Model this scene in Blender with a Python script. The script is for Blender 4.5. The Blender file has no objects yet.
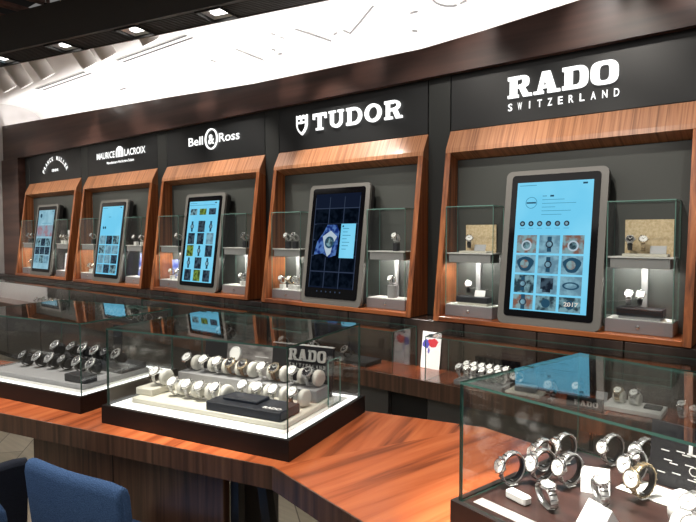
import bpy, math, random
from mathutils import Vector, Matrix
random.seed(7)
SC = bpy.context.scene
COL = SC.collection
R = math.radians
PI = math.pi

# ------------------------------------------------------------------ materials
def mat(name, col, rough=0.5, metal=0.0, spec=0.5, coat=0.0, emit=None, es=0.0):
    m = bpy.data.materials.new(name); m.use_nodes = True
    b = m.node_tree.nodes['Principled BSDF']
    b.inputs['Base Color'].default_value = (*col, 1)
    b.inputs['Roughness'].default_value = rough
    b.inputs['Metallic'].default_value = metal
    b.inputs['Specular IOR Level'].default_value = spec
    b.inputs['Coat Weight'].default_value = coat
    b.inputs['Coat Roughness'].default_value = 0.12
    if emit:
        b.inputs['Emission Color'].default_value = (*emit, 1)
        b.inputs['Emission Strength'].default_value = es
    return m

def noisy(name, c1, c2, scale=(20, 20, 20), rough=0.5, nscale=1.0, detail=4, metal=0.0, spec=0.5, coat=0.0, bump=0.0, p0=0.35, p1=0.65, dist=0.0, rot=0.0, mid=None):
    m = mat(name, c1, rough, metal, spec, coat)
    nt = m.node_tree; b = nt.nodes['Principled BSDF']
    tc = nt.nodes.new('ShaderNodeTexCoord'); mp = nt.nodes.new('ShaderNodeMapping')
    mp.inputs['Scale'].default_value = scale; mp.inputs['Rotation'].default_value = (0, 0, rot)
    n = nt.nodes.new('ShaderNodeTexNoise'); n.inputs['Scale'].default_value = nscale; n.inputs['Detail'].default_value = detail
    n.inputs['Distortion'].default_value = dist
    r = nt.nodes.new('ShaderNodeValToRGB')
    r.color_ramp.elements[0].position = p0; r.color_ramp.elements[0].color = (*c1, 1)
    r.color_ramp.elements[1].position = p1; r.color_ramp.elements[1].color = (*c2, 1)
    if mid:
        e = r.color_ramp.elements.new(mid[0]); e.color = (*mid[1], 1)
    L = nt.links.new
    L(tc.outputs['Object'], mp.inputs['Vector']); L(mp.outputs['Vector'], n.inputs['Vector'])
    L(n.outputs['Fac'], r.inputs['Fac']); L(r.outputs['Color'], b.inputs['Base Color'])
    if bump:
        bp = nt.nodes.new('ShaderNodeBump'); bp.inputs['Strength'].default_value = bump; bp.inputs['Distance'].default_value = 0.02
        L(n.outputs['Fac'], bp.inputs['Height']); L(bp.outputs['Normal'], b.inputs['Normal'])
    return m

def glass_mat(name, tint, f0=0.045, rough=0.0):
    m = bpy.data.materials.new(name); m.use_nodes = True
    nt = m.node_tree; nt.nodes.clear(); L = nt.links.new
    out = nt.nodes.new('ShaderNodeOutputMaterial'); mix = nt.nodes.new('ShaderNodeMixShader')
    tr = nt.nodes.new('ShaderNodeBsdfTransparent'); tr.inputs['Color'].default_value = (*tint, 1)
    gl = nt.nodes.new('ShaderNodeBsdfGlossy'); gl.inputs['Roughness'].default_value = rough
    geo = nt.nodes.new('ShaderNodeNewGeometry')
    dot = nt.nodes.new('ShaderNodeVectorMath'); dot.operation = 'DOT_PRODUCT'
    L(geo.outputs['Normal'], dot.inputs[0]); L(geo.outputs['Incoming'], dot.inputs[1])
    def mth(op, a, b=None):
        n = nt.nodes.new('ShaderNodeMath'); n.operation = op
        for i, v in enumerate((a, b)):
            if v is None: continue
            if isinstance(v, (int, float)): n.inputs[i].default_value = v
            else: L(v, n.inputs[i])
        return n.outputs[0]
    c = mth('ABSOLUTE', dot.outputs['Value']); p = mth('POWER', mth('SUBTRACT', 1.0, c), 5.0)
    f = mth('ADD', mth('MULTIPLY', p, 1 - f0), f0)
    L(f, mix.inputs[0]); L(tr.outputs[0], mix.inputs[1]); L(gl.outputs[0], mix.inputs[2]); L(mix.outputs[0], out.inputs[0])
    return m

def emis(name, col, s): return mat(name, (0.0, 0.0, 0.0), 0.5, 0, 0.0, 0, col, s)

M = {}
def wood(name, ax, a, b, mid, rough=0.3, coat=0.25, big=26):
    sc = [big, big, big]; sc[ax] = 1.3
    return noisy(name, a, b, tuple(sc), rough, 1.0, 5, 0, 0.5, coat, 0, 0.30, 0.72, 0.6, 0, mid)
OR1, OR2, ORM = (0.115, 0.030, 0.010), (0.50, 0.165, 0.052), (0.5, (0.33, 0.092, 0.028))
M['wood_x'] = wood('orange_wood_along_x', 0, OR1, OR2, ORM)
M['wood_y'] = wood('orange_wood_along_y', 1, (0.20, 0.048, 0.017), (0.62, 0.180, 0.062), (0.46, (0.46, 0.112, 0.037)), 0.25, 0.25, 18)
M['ledge_wood'] = wood('ledge_red_wood', 1, (0.13, 0.030, 0.012), (0.36, 0.095, 0.035), (0.5, (0.25, 0.060, 0.022)), 0.22, 0.35, 16)
M['wood_z'] = wood('orange_wood_along_z', 2, OR1, OR2, ORM)
M['header_wood'] = wood('header_wood', 2, (0.24, 0.095, 0.042), (0.56, 0.27, 0.135), (0.5, (0.46, 0.20, 0.095)), 0.4, 0.1, 110)
for _n in M['header_wood'].node_tree.nodes:
    if _n.type == 'MAPPING': _n.inputs['Scale'].default_value = (95, 3, 2)
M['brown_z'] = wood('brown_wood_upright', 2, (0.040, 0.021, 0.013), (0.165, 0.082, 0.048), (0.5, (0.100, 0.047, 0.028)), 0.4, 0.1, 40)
M['side_wood'] = wood('niche_side_wood', 2, (0.15, 0.045, 0.016), (0.58, 0.21, 0.070), (0.5, (0.38, 0.12, 0.040)), 0.35, 0.2, 45)
M['fascia'] = noisy('dark_brown_fascia', (0.045, 0.020, 0.015), (0.105, 0.050, 0.038), (0.8, 14, 16), 0.36, 1.0, 5, 0, 0.5, 0.25)
M['sign_black'] = mat('sign_board_charcoal', (0.012, 0.013, 0.014), 0.38)
M['panel_grey'] = mat('wall_panel_charcoal', (0.017, 0.019, 0.018), 0.45)
M['niche_back'] = mat('niche_back_grey', (0.058, 0.063, 0.058), 0.45)
M['splash'] = noisy('backsplash_brown_grey', (0.018, 0.013, 0.012), (0.060, 0.040, 0.033), (9, 9, 0.5), 0.22, 1.0, 2, 0, 0.5, 0.3)
M['kiosk'] = mat('kiosk_warm_grey', (0.165, 0.16, 0.148), 0.45)
M['kiosk_side'] = mat('kiosk_side_black', (0.02, 0.02, 0.02), 0.5)
M['black_glass'] = mat('screen_black_glass', (0.003, 0.003, 0.004), 0.08, 0, 0.25)
M['case_base'] = mat('case_base_dark_brown', (0.013, 0.010, 0.009), 0.5, 0, 0.25)
M['white'] = mat('white_lining', (0.80, 0.80, 0.78), 0.5)
M['tower_base'] = mat('tower_base_grey', (0.21, 0.20, 0.21), 0.45)
M['tower_shelf'] = mat('tower_shelf_grey', (0.30, 0.30, 0.30), 0.45)
M['chrome'] = mat('polished_steel', (0.75, 0.75, 0.75), 0.15, 1.0)
M['steel'] = mat('brushed_steel', (0.62, 0.62, 0.62), 0.28, 0.85)
M['gold'] = mat('yellow_gold_metal', (0.66, 0.54, 0.37), 0.25, 0.9)
M['black_strap'] = mat('black_leather', (0.012, 0.012, 0.013), 0.4)
M['brown_strap'] = mat('brown_leather', (0.16, 0.08, 0.035), 0.5)
M['white_strap'] = mat('white_ceramic', (0.72, 0.71, 0.68), 0.3)
M['dial_white'] = mat('white_dial', (0.9, 0.9, 0.88), 0.35)
M['dial_black'] = mat('black_dial', (0.015, 0.015, 0.02), 0.2)
M['dial_mark'] = mat('dial_markers', (0.08, 0.08, 0.09), 0.3)
M['ivory'] = mat('ivory_leatherette', (0.62, 0.60, 0.52), 0.5)
M['cushion'] = mat('pale_suede', (0.66, 0.65, 0.60), 0.7)
M['tray_black'] = mat('black_tray', (0.013, 0.014, 0.018), 0.5, 0, 0.35)
M['tray_grey'] = mat('grey_tray', (0.30, 0.30, 0.31), 0.45)
M['brown_floor'] = noisy('brown_tray_lining', (0.020, 0.010, 0.009), (0.060, 0.028, 0.024), (3, 30, 3), 0.3)
M['clear'] = glass_mat('case_glass', (0.988, 0.995, 0.991), 0.042)
M['clear_small'] = glass_mat('tower_glass', (0.986, 0.995, 0.990), 0.040)
M['edge'] = mat('green_glass_edge', (0.050, 0.125, 0.105), 0.12)
M['edge_light'] = mat('pale_green_glass_edge', (0.16, 0.30, 0.26), 0.2)
M['acrylic'] = mat('clear_acrylic_stand', (0.78, 0.80, 0.80), 0.15, 0, 0.6)
M['sign_white'] = emis('backlit_lettering', (1, 1, 0.98), 1.6)
M['print_white'] = mat('printed_white', (0.75, 0.75, 0.74), 0.5)
M['silver_print'] = mat('raised_silver_letters', (0.55, 0.55, 0.53), 0.4)
M['led'] = emis('led_floor_glow', (1.0, 0.98, 0.95), 2.2); M['shelf_led'] = emis('shelf_led_white', (1.0, 0.96, 0.90), 110.0)
M['lamp'] = emis('lamp_face', (1.0, 0.96, 0.9), 7.0)
M['ceiling_white'] = noisy('white_plaster', (0.78, 0.76, 0.74), (0.84, 0.82, 0.80), (3, 3, 3), 0.7)
M['groove'] = mat('relief_line_grey', (0.19, 0.19, 0.19), 0.8)
M['bulk'] = mat('bulkhead_charcoal', (0.050, 0.045, 0.041), 0.5)
M['bulk_dark'] = mat('grille_black', (0.008, 0.008, 0.008), 0.5)
M['grille'] = mat('grille_slats_grey', (0.045, 0.044, 0.043), 0.45)
M['slat'] = noisy('reddish_ceiling_slats', (0.22, 0.11, 0.085), (0.34, 0.18, 0.14), (2, 20, 20), 0.5)
M['void'] = mat('dark_ceiling_void', (0.012, 0.006, 0.005), 0.8)
M['relief'] = noisy('white_relief_wall', (0.50, 0.48, 0.47), (0.72, 0.70, 0.69), (3, 3, 3), 0.6, 1.0, 2, 0, 0.5, 0, 0.9)
M['blue'] = noisy('blue_woven_fabric', (0.045, 0.098, 0.22), (0.085, 0.165, 0.34), (300, 300, 300), 0.85, 1.0, 3, 0, 0.2, 0, 0.3)
M['shaded'] = noisy('shaded_blue_fabric', (0.006, 0.009, 0.020), (0.012, 0.018, 0.036), (300, 300, 300), 0.85, 1.0, 3)  # dark copy of the blue fabric, its shade put into the colour
M['black_metal'] = mat('black_powder_coated_steel', (0.010, 0.010, 0.011), 0.4)
M['cab_grey'] = mat('cabinet_grey', (0.075, 0.073, 0.070), 0.5)
M['cab_black'] = mat('open_cabinet_black', (0.004, 0.004, 0.004), 0.7)
M['card'] = mat('white_card', (0.88, 0.88, 0.90), 0.5)
M['card_red'] = mat('red_print', (0.60, 0.03, 0.05), 0.5)
M['card_blue'] = mat('blue_print', (0.08, 0.08, 0.45), 0.5)
M['card_grey'] = mat('grey_print', (0.20, 0.20, 0.24), 0.5)
M['gold_card'] = noisy('gold_textured_card', (0.60, 0.46, 0.26), (0.78, 0.64, 0.42), (90, 90, 90), 0.5)
M['graphic'] = noisy('grey_photo_graphic', (0.12, 0.11, 0.11), (0.36, 0.34, 0.33), (14, 14, 40), 0.4, 1.0, 3)
M['blue_graphic'] = noisy('blue_lilac_graphic', (0.05, 0.10, 0.45), (0.45, 0.50, 0.75), (10, 10, 14), 0.4, 1.0, 3)
M['price_card'] = mat('price_card_grey', (0.42, 0.43, 0.45), 0.5)

def floor_mat():
    m = mat('pale_oak_plank_floor', (0.4, 0.35, 0.28), 0.4)
    nt = m.node_tree; b = nt.nodes['Principled BSDF']; L = nt.links.new
    tc = nt.nodes.new('ShaderNodeTexCoord'); mp = nt.nodes.new('ShaderNodeMapping'); mp.inputs['Rotation'].default_value = (0, 0, R(38))
    br = nt.nodes.new('ShaderNodeTexBrick'); br.inputs['Color1'].default_value = (0.52, 0.44, 0.31, 1); br.inputs['Color2'].default_value = (0.66, 0.57, 0.42, 1)
    br.inputs['Mortar'].default_value = (0.20, 0.16, 0.11, 1); br.inputs['Scale'].default_value = 1.0
    br.inputs['Brick Width'].default_value = 1.2; br.inputs['Row Height'].default_value = 0.18; br.inputs['Mortar Size'].default_value = 0.003
    n = nt.nodes.new('ShaderNodeTexNoise'); n.inputs['Scale'].default_value = 1.0
    mp2 = nt.nodes.new('ShaderNodeMapping'); mp2.inputs['Rotation'].default_value = (0, 0, R(38)); mp2.inputs['Scale'].default_value = (3, 40, 1)
    mx = nt.nodes.new('ShaderNodeMixRGB'); mx.blend_type = 'MULTIPLY'; mx.inputs[0].default_value = 0.45
    L(tc.outputs['Object'], mp.inputs[0]); L(mp.outputs[0], br.inputs[0]); L(tc.outputs['Object'], mp2.inputs[0]); L(mp2.outputs[0], n.inputs[0])
    L(br.outputs[0], mx.inputs[1]); L(n.outputs[0], mx.inputs[2]); L(mx.outputs[0], b.inputs['Base Color'])
    return m
M['floor'] = floor_mat()

# ------------------------------------------------------------------ mesh builder
class MB:
    def __init__(s): s.v = []; s.f = []; s.mi = []; s.ms = []; s.sm = []
    def m(s, name):
        if name not in s.ms: s.ms.append(name)
        return s.ms.index(name)
    def add(s, vs, fs, mname, T=None, smooth=False):
        o = len(s.v); k = s.m(mname)
        s.v += [tuple(T @ Vector(v)) if T else tuple(v) for v in vs]
        for f in fs: s.f.append([i + o for i in f]); s.mi.append(k); s.sm.append(smooth)
        return s
    def box(s, a, b, mname, T=None, bev=0.0, sides=None):
        x0, y0, z0 = a; x1, y1, z1 = b
        if bev > 0:
            bev = min(bev, (x1-x0)*0.45, (y1-y0)*0.45, (z1-z0)*0.45)
            vs = []; c = []
            for sx in (0, 1):
                for sy in (0, 1):
                    for sz in (0, 1):
                        X = x1 if sx else x0; Y = y1 if sy else y0; Z = z1 if sz else z0
                        dx = -bev if sx else bev; dy = -bev if sy else bev; dz = -bev if sz else bev
                        vs += [(X, Y+dy, Z+dz), (X+dx, Y, Z+dz), (X+dx, Y+dy, Z)]
            I = lambda sx, sy, sz, k: ((sx*2+sy)*2+sz)*3+k
            fs = []
            for q in (0, 1):
                f = [I(q, 0, 0, 0), I(q, 1, 0, 0), I(q, 1, 1, 0), I(q, 0, 1, 0)]; fs.append(f if q else f[::-1])
                f = [I(0, q, 0, 1), I(0, q, 1, 1), I(1, q, 1, 1), I(1, q, 0, 1)]; fs.append(f if q else f[::-1])
                f = [I(0, 0, q, 2), I(1, 0, q, 2), I(1, 1, q, 2), I(0, 1, q, 2)]; fs.append(f if q else f[::-1])
            for p in (0, 1):
                for q in (0, 1):
                    f = [I(p, q, 0, 0), I(p, q, 0, 1), I(p, q, 1, 1), I(p, q, 1, 0)]; fs.append(f if p == q else f[::-1])
                    f = [I(p, 0, q, 0), I(p, 1, q, 0), I(p, 1, q, 2), I(p, 0, q, 2)]; fs.append(f if p == q else f[::-1])
                    f = [I(0, p, q, 1), I(0, p, q, 2), I(1, p, q, 2), I(1, p, q, 1)]; fs.append(f if p == q else f[::-1])
            for sx in (0, 1):
                for sy in (0, 1):
                    for sz in (0, 1):
                        f = [I(sx, sy, sz, 0), I(sx, sy, sz, 1), I(sx, sy, sz, 2)]
                        fs.append(f if (sx+sy+sz) % 2 == 1 else f[::-1])
            return s.add(vs, fs, mname, T)
        vs = [(x0,y0,z0),(x1,y0,z0),(x1,y1,z0),(x0,y1,z0),(x0,y0,z1),(x1,y0,z1),(x1,y1,z1),(x0,y1,z1)]
        F = {'b':[0,3,2,1],'t':[4,5,6,7],'f':[0,1,5,4],'r':[1,2,6,5],'k':[2,3,7,6],'l':[3,0,4,7]}
        return s.add(vs, [F[k] for k in (sides or 'btfrkl')], mname, T)
    def pane(s, a, b, ax, big, edge):
        x = {0: 'rl', 1: 'fk', 2: 'bt'}[ax]
        s.box(a, b, big, sides=x); s.box(a, b, edge, sides=[k for k in 'btfrkl' if k not in x]); return s
    def prism(s, poly, ax, c0, c1, mname, T=None):
        def P(p, c):
            return {0: (c, p[0], p[1]), 1: (p[0], c, p[1]), 2: (p[0], p[1], c)}[ax]
        n = len(poly); ar = sum(poly[i][0]*poly[(i+1) % n][1]-poly[(i+1) % n][0]*poly[i][1] for i in range(n))
        if ar < 0: poly = poly[::-1]
        vs = [P(p, c0) for p in poly]+[P(p, c1) for p in poly]
        fl = (ax == 1)
        fs = [list(range(n))[::-1], list(range(n, 2*n))]+[[i, (i+1) % n, (i+1) % n+n, i+n] for i in range(n)]
        if (c1 < c0) != fl: fs = [f[::-1] for f in fs]
        return s.add(vs, fs, mname, T)
    def lathe(s, prof, n, mname, T=None, smooth=True, cap=True, sx=1, sy=1):
        vs = []; fs = []
        for r, z in prof:
            for i in range(n): a = 2*PI*i/n; vs.append((r*math.cos(a)*sx, r*math.sin(a)*sy, z))
        for k in range(len(prof)-1):
            for i in range(n):
                j = (i+1) % n; fs.append([k*n+i, k*n+j, (k+1)*n+j, (k+1)*n+i])
        if cap: fs.append(list(range(n))[::-1]); fs.append([(len(prof)-1)*n+i for i in range(n)])
        return s.add(vs, fs, mname, T, smooth)
    def tube(s, pts, r, mname, n=8, T=None):
        pts = [Vector(p) for p in pts]; vs = []; fs = []
        for k, p in enumerate(pts):
            d = (pts[min(k+1, len(pts)-1)]-pts[max(k-1, 0)]).normalized()
            u = d.orthogonal().normalized() if abs(d.z) < .9 else d.cross(Vector((0, 1, 0))).normalized()
            if abs(d.z) < .9: u = d.cross(Vector((0, 0, 1))).normalized()
            w = d.cross(u)
            for i in range(n): a = 2*PI*i/n; vs.append(tuple(p+(u*math.cos(a)+w*math.sin(a))*r))
        for k in range(len(pts)-1):
            for i in range(n): j = (i+1) % n; fs.append([k*n+i, k*n+j, (k+1)*n+j, (k+1)*n+i])
        fs.append(list(range(n))[::-1]); fs.append([(len(pts)-1)*n+i for i in range(n)])
        return s.add(vs, fs, mname, T, True)
    def band(s, prof, w, th, mname, T=None, closed=True, wf=None):
        # flat strip of width w (along x) and thickness th, following (y,z) points
        n = len(prof); vs = []; fs = []
        for k in range(n):
            a = Vector(prof[(k-1) % n] if closed else prof[max(k-1, 0)]); b = Vector(prof[(k+1) % n] if closed else prof[min(k+1, n-1)])
            t = (b-a).normalized(); nn = Vector((t.y, -t.x)); p = Vector(prof[k]); q = p-nn*th
            ww = w*(wf(k/n) if wf else 1)/2
            vs += [(-ww, p.x, p.y), (ww, p.x, p.y), (ww, q.x, q.y), (-ww, q.x, q.y)]
        for k in range(n if closed else n-1):
            j = (k+1) % n
            for i in range(4): i2 = (i+1) % 4; fs.append([k*4+i, j*4+i, j*4+i2, k*4+i2])
        if not closed: fs += [[0, 1, 2, 3], [(n-1)*4+3, (n-1)*4+2, (n-1)*4+1, (n-1)*4]]
        return s.add(vs, fs, mname, T, True)
    def mesh(s, name):
        me = bpy.data.meshes.new(name); me.from_pydata(s.v, [], s.f)
        for n in s.ms: me.materials.append(M[n])
        me.polygons.foreach_set('material_index', s.mi); me.polygons.foreach_set('use_smooth', s.sm); me.update()
        import bmesh
        bm = bmesh.new(); bm.from_mesh(me); bmesh.ops.recalc_face_normals(bm, faces=bm.faces); bm.to_mesh(me); bm.free()
        return me
    def obj(s, name, parent=None, loc=None, rot=None):
        o = bpy.data.objects.new(name, s.mesh(name)); COL.objects.link(o)
        if parent: o.parent = parent
        if loc: o.location = loc
        if rot: o.rotation_euler = rot
        return o

def tag(o, label, cat, group=None, kind=None):
    o['label'] = label; o['category'] = cat
    if group: o['group'] = group
    if kind: o['kind'] = kind
    return o
def struct(o): o['kind'] = 'structure'; return o
def thing(name, label, cat, loc=(0, 0, 0), rz=0.0, group=None):
    o = bpy.data.objects.new(name, None); COL.objects.link(o); o.empty_display_size = 0.05
    o.location = loc; o.rotation_euler = (0, 0, rz); return tag(o, label, cat, group)
def frame(o, ang):   # world matrix of a local frame
    return Matrix.Translation(Vector(o)) @ Matrix.Rotation(R(ang), 4, 'Z')

# ------------------------------------------------------------------ text and glyphs
def text_data(txt, size=1.0, bold=0.0, align='CENTER', sx=1.0):
    cu = bpy.data.curves.new('t', 'FONT'); cu.body = txt; cu.size = size; cu.align_x = align; cu.offset = bold*size; cu.resolution_u = 3
    ob = bpy.data.objects.new('t', cu); COL.objects.link(ob)
    dg = bpy.context.evaluated_depsgraph_get(); me = bpy.data.meshes.new_from_object(ob.evaluated_get(dg))
    vs = [(v.co.x*sx, v.co.y) for v in me.vertices]; fs = [list(p.vertices) for p in me.polygons]
    bpy.data.objects.remove(ob); bpy.data.curves.remove(cu); bpy.data.meshes.remove(me)
    return vs, fs
def put_text(mb, txt, x, z, w, h, y, mname, bold=0.03, T=None):
    """flat text on plane y, centred on x, baseline z, cap height h, total width w"""
    vs, fs = text_data(txt, 1.0, bold)
    x0 = min(v[0] for v in vs); x1 = max(v[0] for v in vs); zt = 0.70
    k = w/(x1-x0)
    P = [(x+(v[0]-(x0+x1)/2)*k, y, z+v[1]/zt*h) for v in vs]
    mb.add(P, fs, mname, T)
def rect(x0, z0, x1, z1): return [(x0, z0), (x1, z0), (x1, z1), (x0, z1)]
def ringpolys(cx, cz, rx, rz, tx, tz, a0=0, a1=360, n=24, e=2.0):
    out = []
    def pt(a, RX, RZ):
        c, s_ = math.cos(a), math.sin(a)
        return (cx+RX*math.copysign(abs(c)**(2/e), c), cz+RZ*math.copysign(abs(s_)**(2/e), s_))
    for i in range(n):
        a = R(a0+(a1-a0)*i/n); b = R(a0+(a1-a0)*(i+1)/n)
        out.append([pt(a, rx-tx, rz-tz), pt(a, rx, rz), pt(b, rx, rz), pt(b, rx-tx, rz-tz)])
    return out
def glyph(ch, e=2.0, t=0.26, f=0.13):
    """heavy slab-serif capitals in a unit-high box; returns polygons, width"""
    if ch == 'L': return [rect(0, 1-f, .46, 1), rect(.10, 0, .10+t, 1), rect(0, 0, .84, f), rect(.72, 0, .84, .32)], .84
    if ch == 'T': return [rect(0, 1-.17, .92, 1), rect(0, .66, .1, 1), rect(.82, .66, .92, 1), rect(.46-t/2, 0, .46+t/2, 1), rect(.22, 0, .70, f)], .92
    if ch == 'U':
        return [rect(0, 1-f, .44, 1), rect(.60, 1-f, .98, 1), rect(.10, .34, .10+t, 1), rect(.90-t*.8, .34, .90, 1)]+ringpolys(.5, .36, .40, .37, t*.95, .19, 180, 360, 14, e), .98
    if ch == 'D':
        return [rect(0, 1-.17, .5, 1), rect(0, 0, .5, .17), rect(.09, 0, .09+t, 1)]+ringpolys(.5, .5, .48, .5, t, .17, -90, 90, 16, e), .98
    if ch == 'O':
        return ringpolys(.5, .5, .5, .51, t*1.05, .17, 0, 360, 32, e), 1.0
    if ch == 'R':
        return [rect(0, 1-.17, .5, 1), rect(0, 0, .46, f), rect(.09, 0, .09+t, 1), rect(.3, .43, .52, .58)]+ringpolys(.52, .72, .38, .28, t*.9, .15, -90, 90, 14, e)+[[(.46, .50), (.70, .50), (.95, 0), (.66, 0)], rect(.66, 0, 1.02, f)], 1.02
    if ch == 'A':
        return [[(.12, 0), (.30, 0), (.52, 1), (.34, 1)], [(.62, 0), (.94, 0), (.66, 1), (.34, 1)], rect(.27, .24, .72, .38), rect(0, 0, .40, f), rect(.56, 0, 1.06, f)], 1.06
    return [], .5
def slab_word(par, word, x0, x1, z0, z1, y, th, mname, e=2.0, gap=0.14, t=0.26, T=None):
    ws = [glyph(c, e, t) for c in word]; tot = sum(w for _, w in ws)+gap*(len(word)-1)
    k = (x1-x0)/tot; h = z1-z0; x = x0
    for i, (ps, w) in enumerate(ws):
        mb = MB()
        for p in ps: mb.prism([(x+q[0]*k, z0+q[1]*h) for q in p], 1, y-th, y, mname, T)
        mb.obj('letter', par); x += (w+gap)*k

# ------------------------------------------------------------------ room shell
GF = 0.24       # floor level in layout units (the whole place is brought to metres at the end)
KT = 0.65       # layout scale of the counter group, measured from the eye point
CF = 1.5-(1.5-GF)/KT   # floor level inside the counter group
def now(): return set(bpy.data.objects)
COUNTER = []
WY = 2.67       # face of the wall panels
Z0 = 1.06
BR = [-0.322-1.2615*i for i in range(5)]          # right edges of the niches, nearest first
BW = 1.127
mb = MB(); mb.box((-9, -4, GF-0.1), (3.5, 4.6, GF), 'floor'); struct(mb.obj('floor'))
mb = MB(); mb.box((-7.06, 2.70, GF), (1.6, 2.80, 2.36), 'panel_grey'); struct(mb.obj('wall_back'))
# lower backsplash wall behind the ledge with upright panels
mb = MB(); x = -7.04
while x < 1.3:
    w = 0.36; mb.box((x+.002, 2.505, GF), (x+w-.002, 2.70, Z0), 'splash', bev=.003); x += w
struct(mb.obj('trim_1'))
# narrow dark pilasters between the niches
k = 1
for i in range(6):
    xr = BR[i]+ (1.2615-BW) if i < 5 else BR[4]-BW
    xl = BR[i] if i < 5 else -6.60
    k += 1
    mb = MB(); mb.box((xl+.002, WY, Z0+.002), (xr-.002, 2.70, 2.34), 'panel_grey', bev=.002); struct(mb.obj('trim_%d' % k))
mb = MB(); mb.box((BR[0]+.135, WY, Z0), (1.4, 2.70, 2.34), 'splash'); struct(mb.obj('trim_8'))
# fascia with its own slightly cranked upper edge, and end post
top = [(-7.04, 2.70), (-5.2, 2.615), (-3.9, 2.555), (-2.9, 2.50), (-1.60, 2.470), (-1.25, 2.488), (-0.72, 2.527), (0.3, 2.60), (1.4, 2.68)]
poly = [(-7.04, 2.315)]+top+[(1.4, 2.315)]
mb = MB()
for a, b in zip(top[:-1], top[1:]):
    mb.prism([(a[0], 2.315), (b[0], 2.315), b, a], 1, 2.62, 2.66, 'fascia')
mb.box((-7.04, 2.66, 2.33), (1.4, 2.70, 2.36), 'bulk_dark')
struct(mb.obj('trim_9'))
mb = MB(); mb.box((-7.04, 2.60, GF), (-6.61, 2.70, 2.314), 'fascia', bev=.003); struct(mb.obj('trim_10'))
# left wall with pale relief
mb = MB(); mb.box((-7.20, 0.6, GF), (-7.045, 3.3, 2.95), 'relief'); struct(mb.obj('wall_left'))
# ceiling with curved cove behind the fascia
prof = [(1.2, 2.95), (2.72, 2.95), (2.86, 2.942), (2.98, 2.90), (3.07, 2.82), (3.12, 2.70), (3.15, 2.36)]
mb = MB()
FE = [(-7.05, 1.16), (-1.336, 2.42), (1.5, 1.77)]
mb.add([(p[0], p[1], 2.95) for p in FE]+[(1.5, 2.72, 2.95), (-7.05, 2.72, 2.95)], [[0, 1, 2, 3, 4]], 'ceiling_white')
for a, b in zip(prof[1:-1], prof[2:]):
    nx = 24
    mb.add([(-7.05, a[0], a[1]), (1.5, a[0], a[1]), (1.5, b[0], b[1]), (-7.05, b[0], b[1])], [[0, 1, 2, 3]], 'ceiling_white', None, True)
mb.add([(-7.05, 3.15, 2.36), (1.5, 3.15, 2.36), (1.5, 2.66, 2.36), (-7.05, 2.66, 2.36)], [[0, 1, 2, 3]], 'ceiling_white')
mb.prism(FE+[(1.5, 3.2), (-7.05, 3.2)], 2, 2.97, 3.02, 'ceiling_white')
struct(mb.obj('ceiling'))
mb = MB(); mb.box((-9, -4, 3.45), (3.5, 2.2, 3.5), 'void'); struct(mb.obj('ceiling_upper')); bpy.data.objects['ceiling_upper'].name = 'ceiling_void'
# faint incised relief lines in the ceiling
mb = MB()
for ln in [[(-3.444, 2.934, 2.913), (-3.37, 3.002, 2.874), (-3.266, 3.059, 2.823)], [(-2.801, 2.918, 2.918), (-2.705, 2.998, 2.878), (-2.586, 3.056, 2.826)], [(-3.015, 2.895, 2.926), (-2.988, 2.914, 2.92)], [(-2.98, 2.951, 2.907), (-2.952, 2.967, 2.901)], [(-3.129, 3.009, 2.869), (-3.1, 3.021, 2.857)], [(-3.1, 3.048, 2.834), (-3.061, 3.05, 2.832)], [(-2.543, 3.027, 2.852), (-2.507, 3.021, 2.857)], [(-2.452, 3.018, 2.86), (-2.412, 3.043, 2.838), (-2.354, 3.023, 2.856), (-2.298, 3.003, 2.873), (-2.228, 2.975, 2.898), (-2.131, 2.924, 2.916)], [(-1.93, 3.028, 2.851), (-1.874, 3.03, 2.85)], [(-1.952, 3.087, 2.766), (-1.914, 3.091, 2.756)], [(-1.753, 2.997, 2.879), (-1.74, 3.014, 2.863), (-1.716, 3.031, 2.849), (-1.679, 3.044, 2.837), (-1.646, 3.05, 2.832), (-1.621, 3.05, 2.832)], [(-1.6, 3.047, 2.834), (-1.555, 3.041, 2.84)], [(-5.205, 2.987, 2.887), (-5.094, 2.986, 2.889)], [(-3.792, 2.962, 2.903), (-3.751, 2.989, 2.886)]]:
    ps = [Vector(q) for q in ln]; vs = []
    for k, p in enumerate(ps):
        d = (ps[min(k+1, len(ps)-1)]-ps[max(k-1, 0)]).normalized(); n_ = d.cross(Vector((0, -.6, -.8))).normalized()*.0065
        vs += [tuple(p-n_), tuple(p+n_)]
    mb.add(vs, [[2*k, 2*k+1, 2*k+3, 2*k+2] for k in range(len(ps)-1)], 'groove')
struct(mb.obj('trim_11'))
# dark bulkhead with grille underside (two wings)
def bulk(o, ang, L, nm, gaps=()):
    T = frame(o, ang)
    mb = MB(); mb.box((0, -.012, 2.757), (L, 0.0, 3.0), 'bulk', T); mb.box((0, .0, 2.80), (L, .20, 3.0), 'bulk_dark', T)
    mb.box((0, -.016, 2.750), (L, .004, 2.760), 'grille', T)
    mb.box((0, .192, 2.750), (L, .204, 2.95), 'bulk', T)
    ed = [0]+[q for g_ in gaps for q in (g_-.095, g_+.095)]+[L]
    for i in range(9):
        for a_, b_ in zip(ed[::2], ed[1::2]): mb.box((a_, .014+i*.020, 2.754), (b_, .022+i*.020, 2.80), 'grille', T)
    struct(mb.obj(nm)); return T
_T = frame((-6.97, 1.073, 0), 12.5); GU = sorted((_T.inverted() @ Vector((a_, b_, 2.75))).x for a_, b_ in [(-4.56, 1.69), (-3.92, 1.83), (-3.28, 1.97), (-2.66, 2.11)])
TB = bulk((-6.97, 1.073, 0), 12.5, 5.75, 'trim_12', GU)
bulk((-1.356, 2.318, 0), -13.0, 3.0, 'trim_13')
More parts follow.
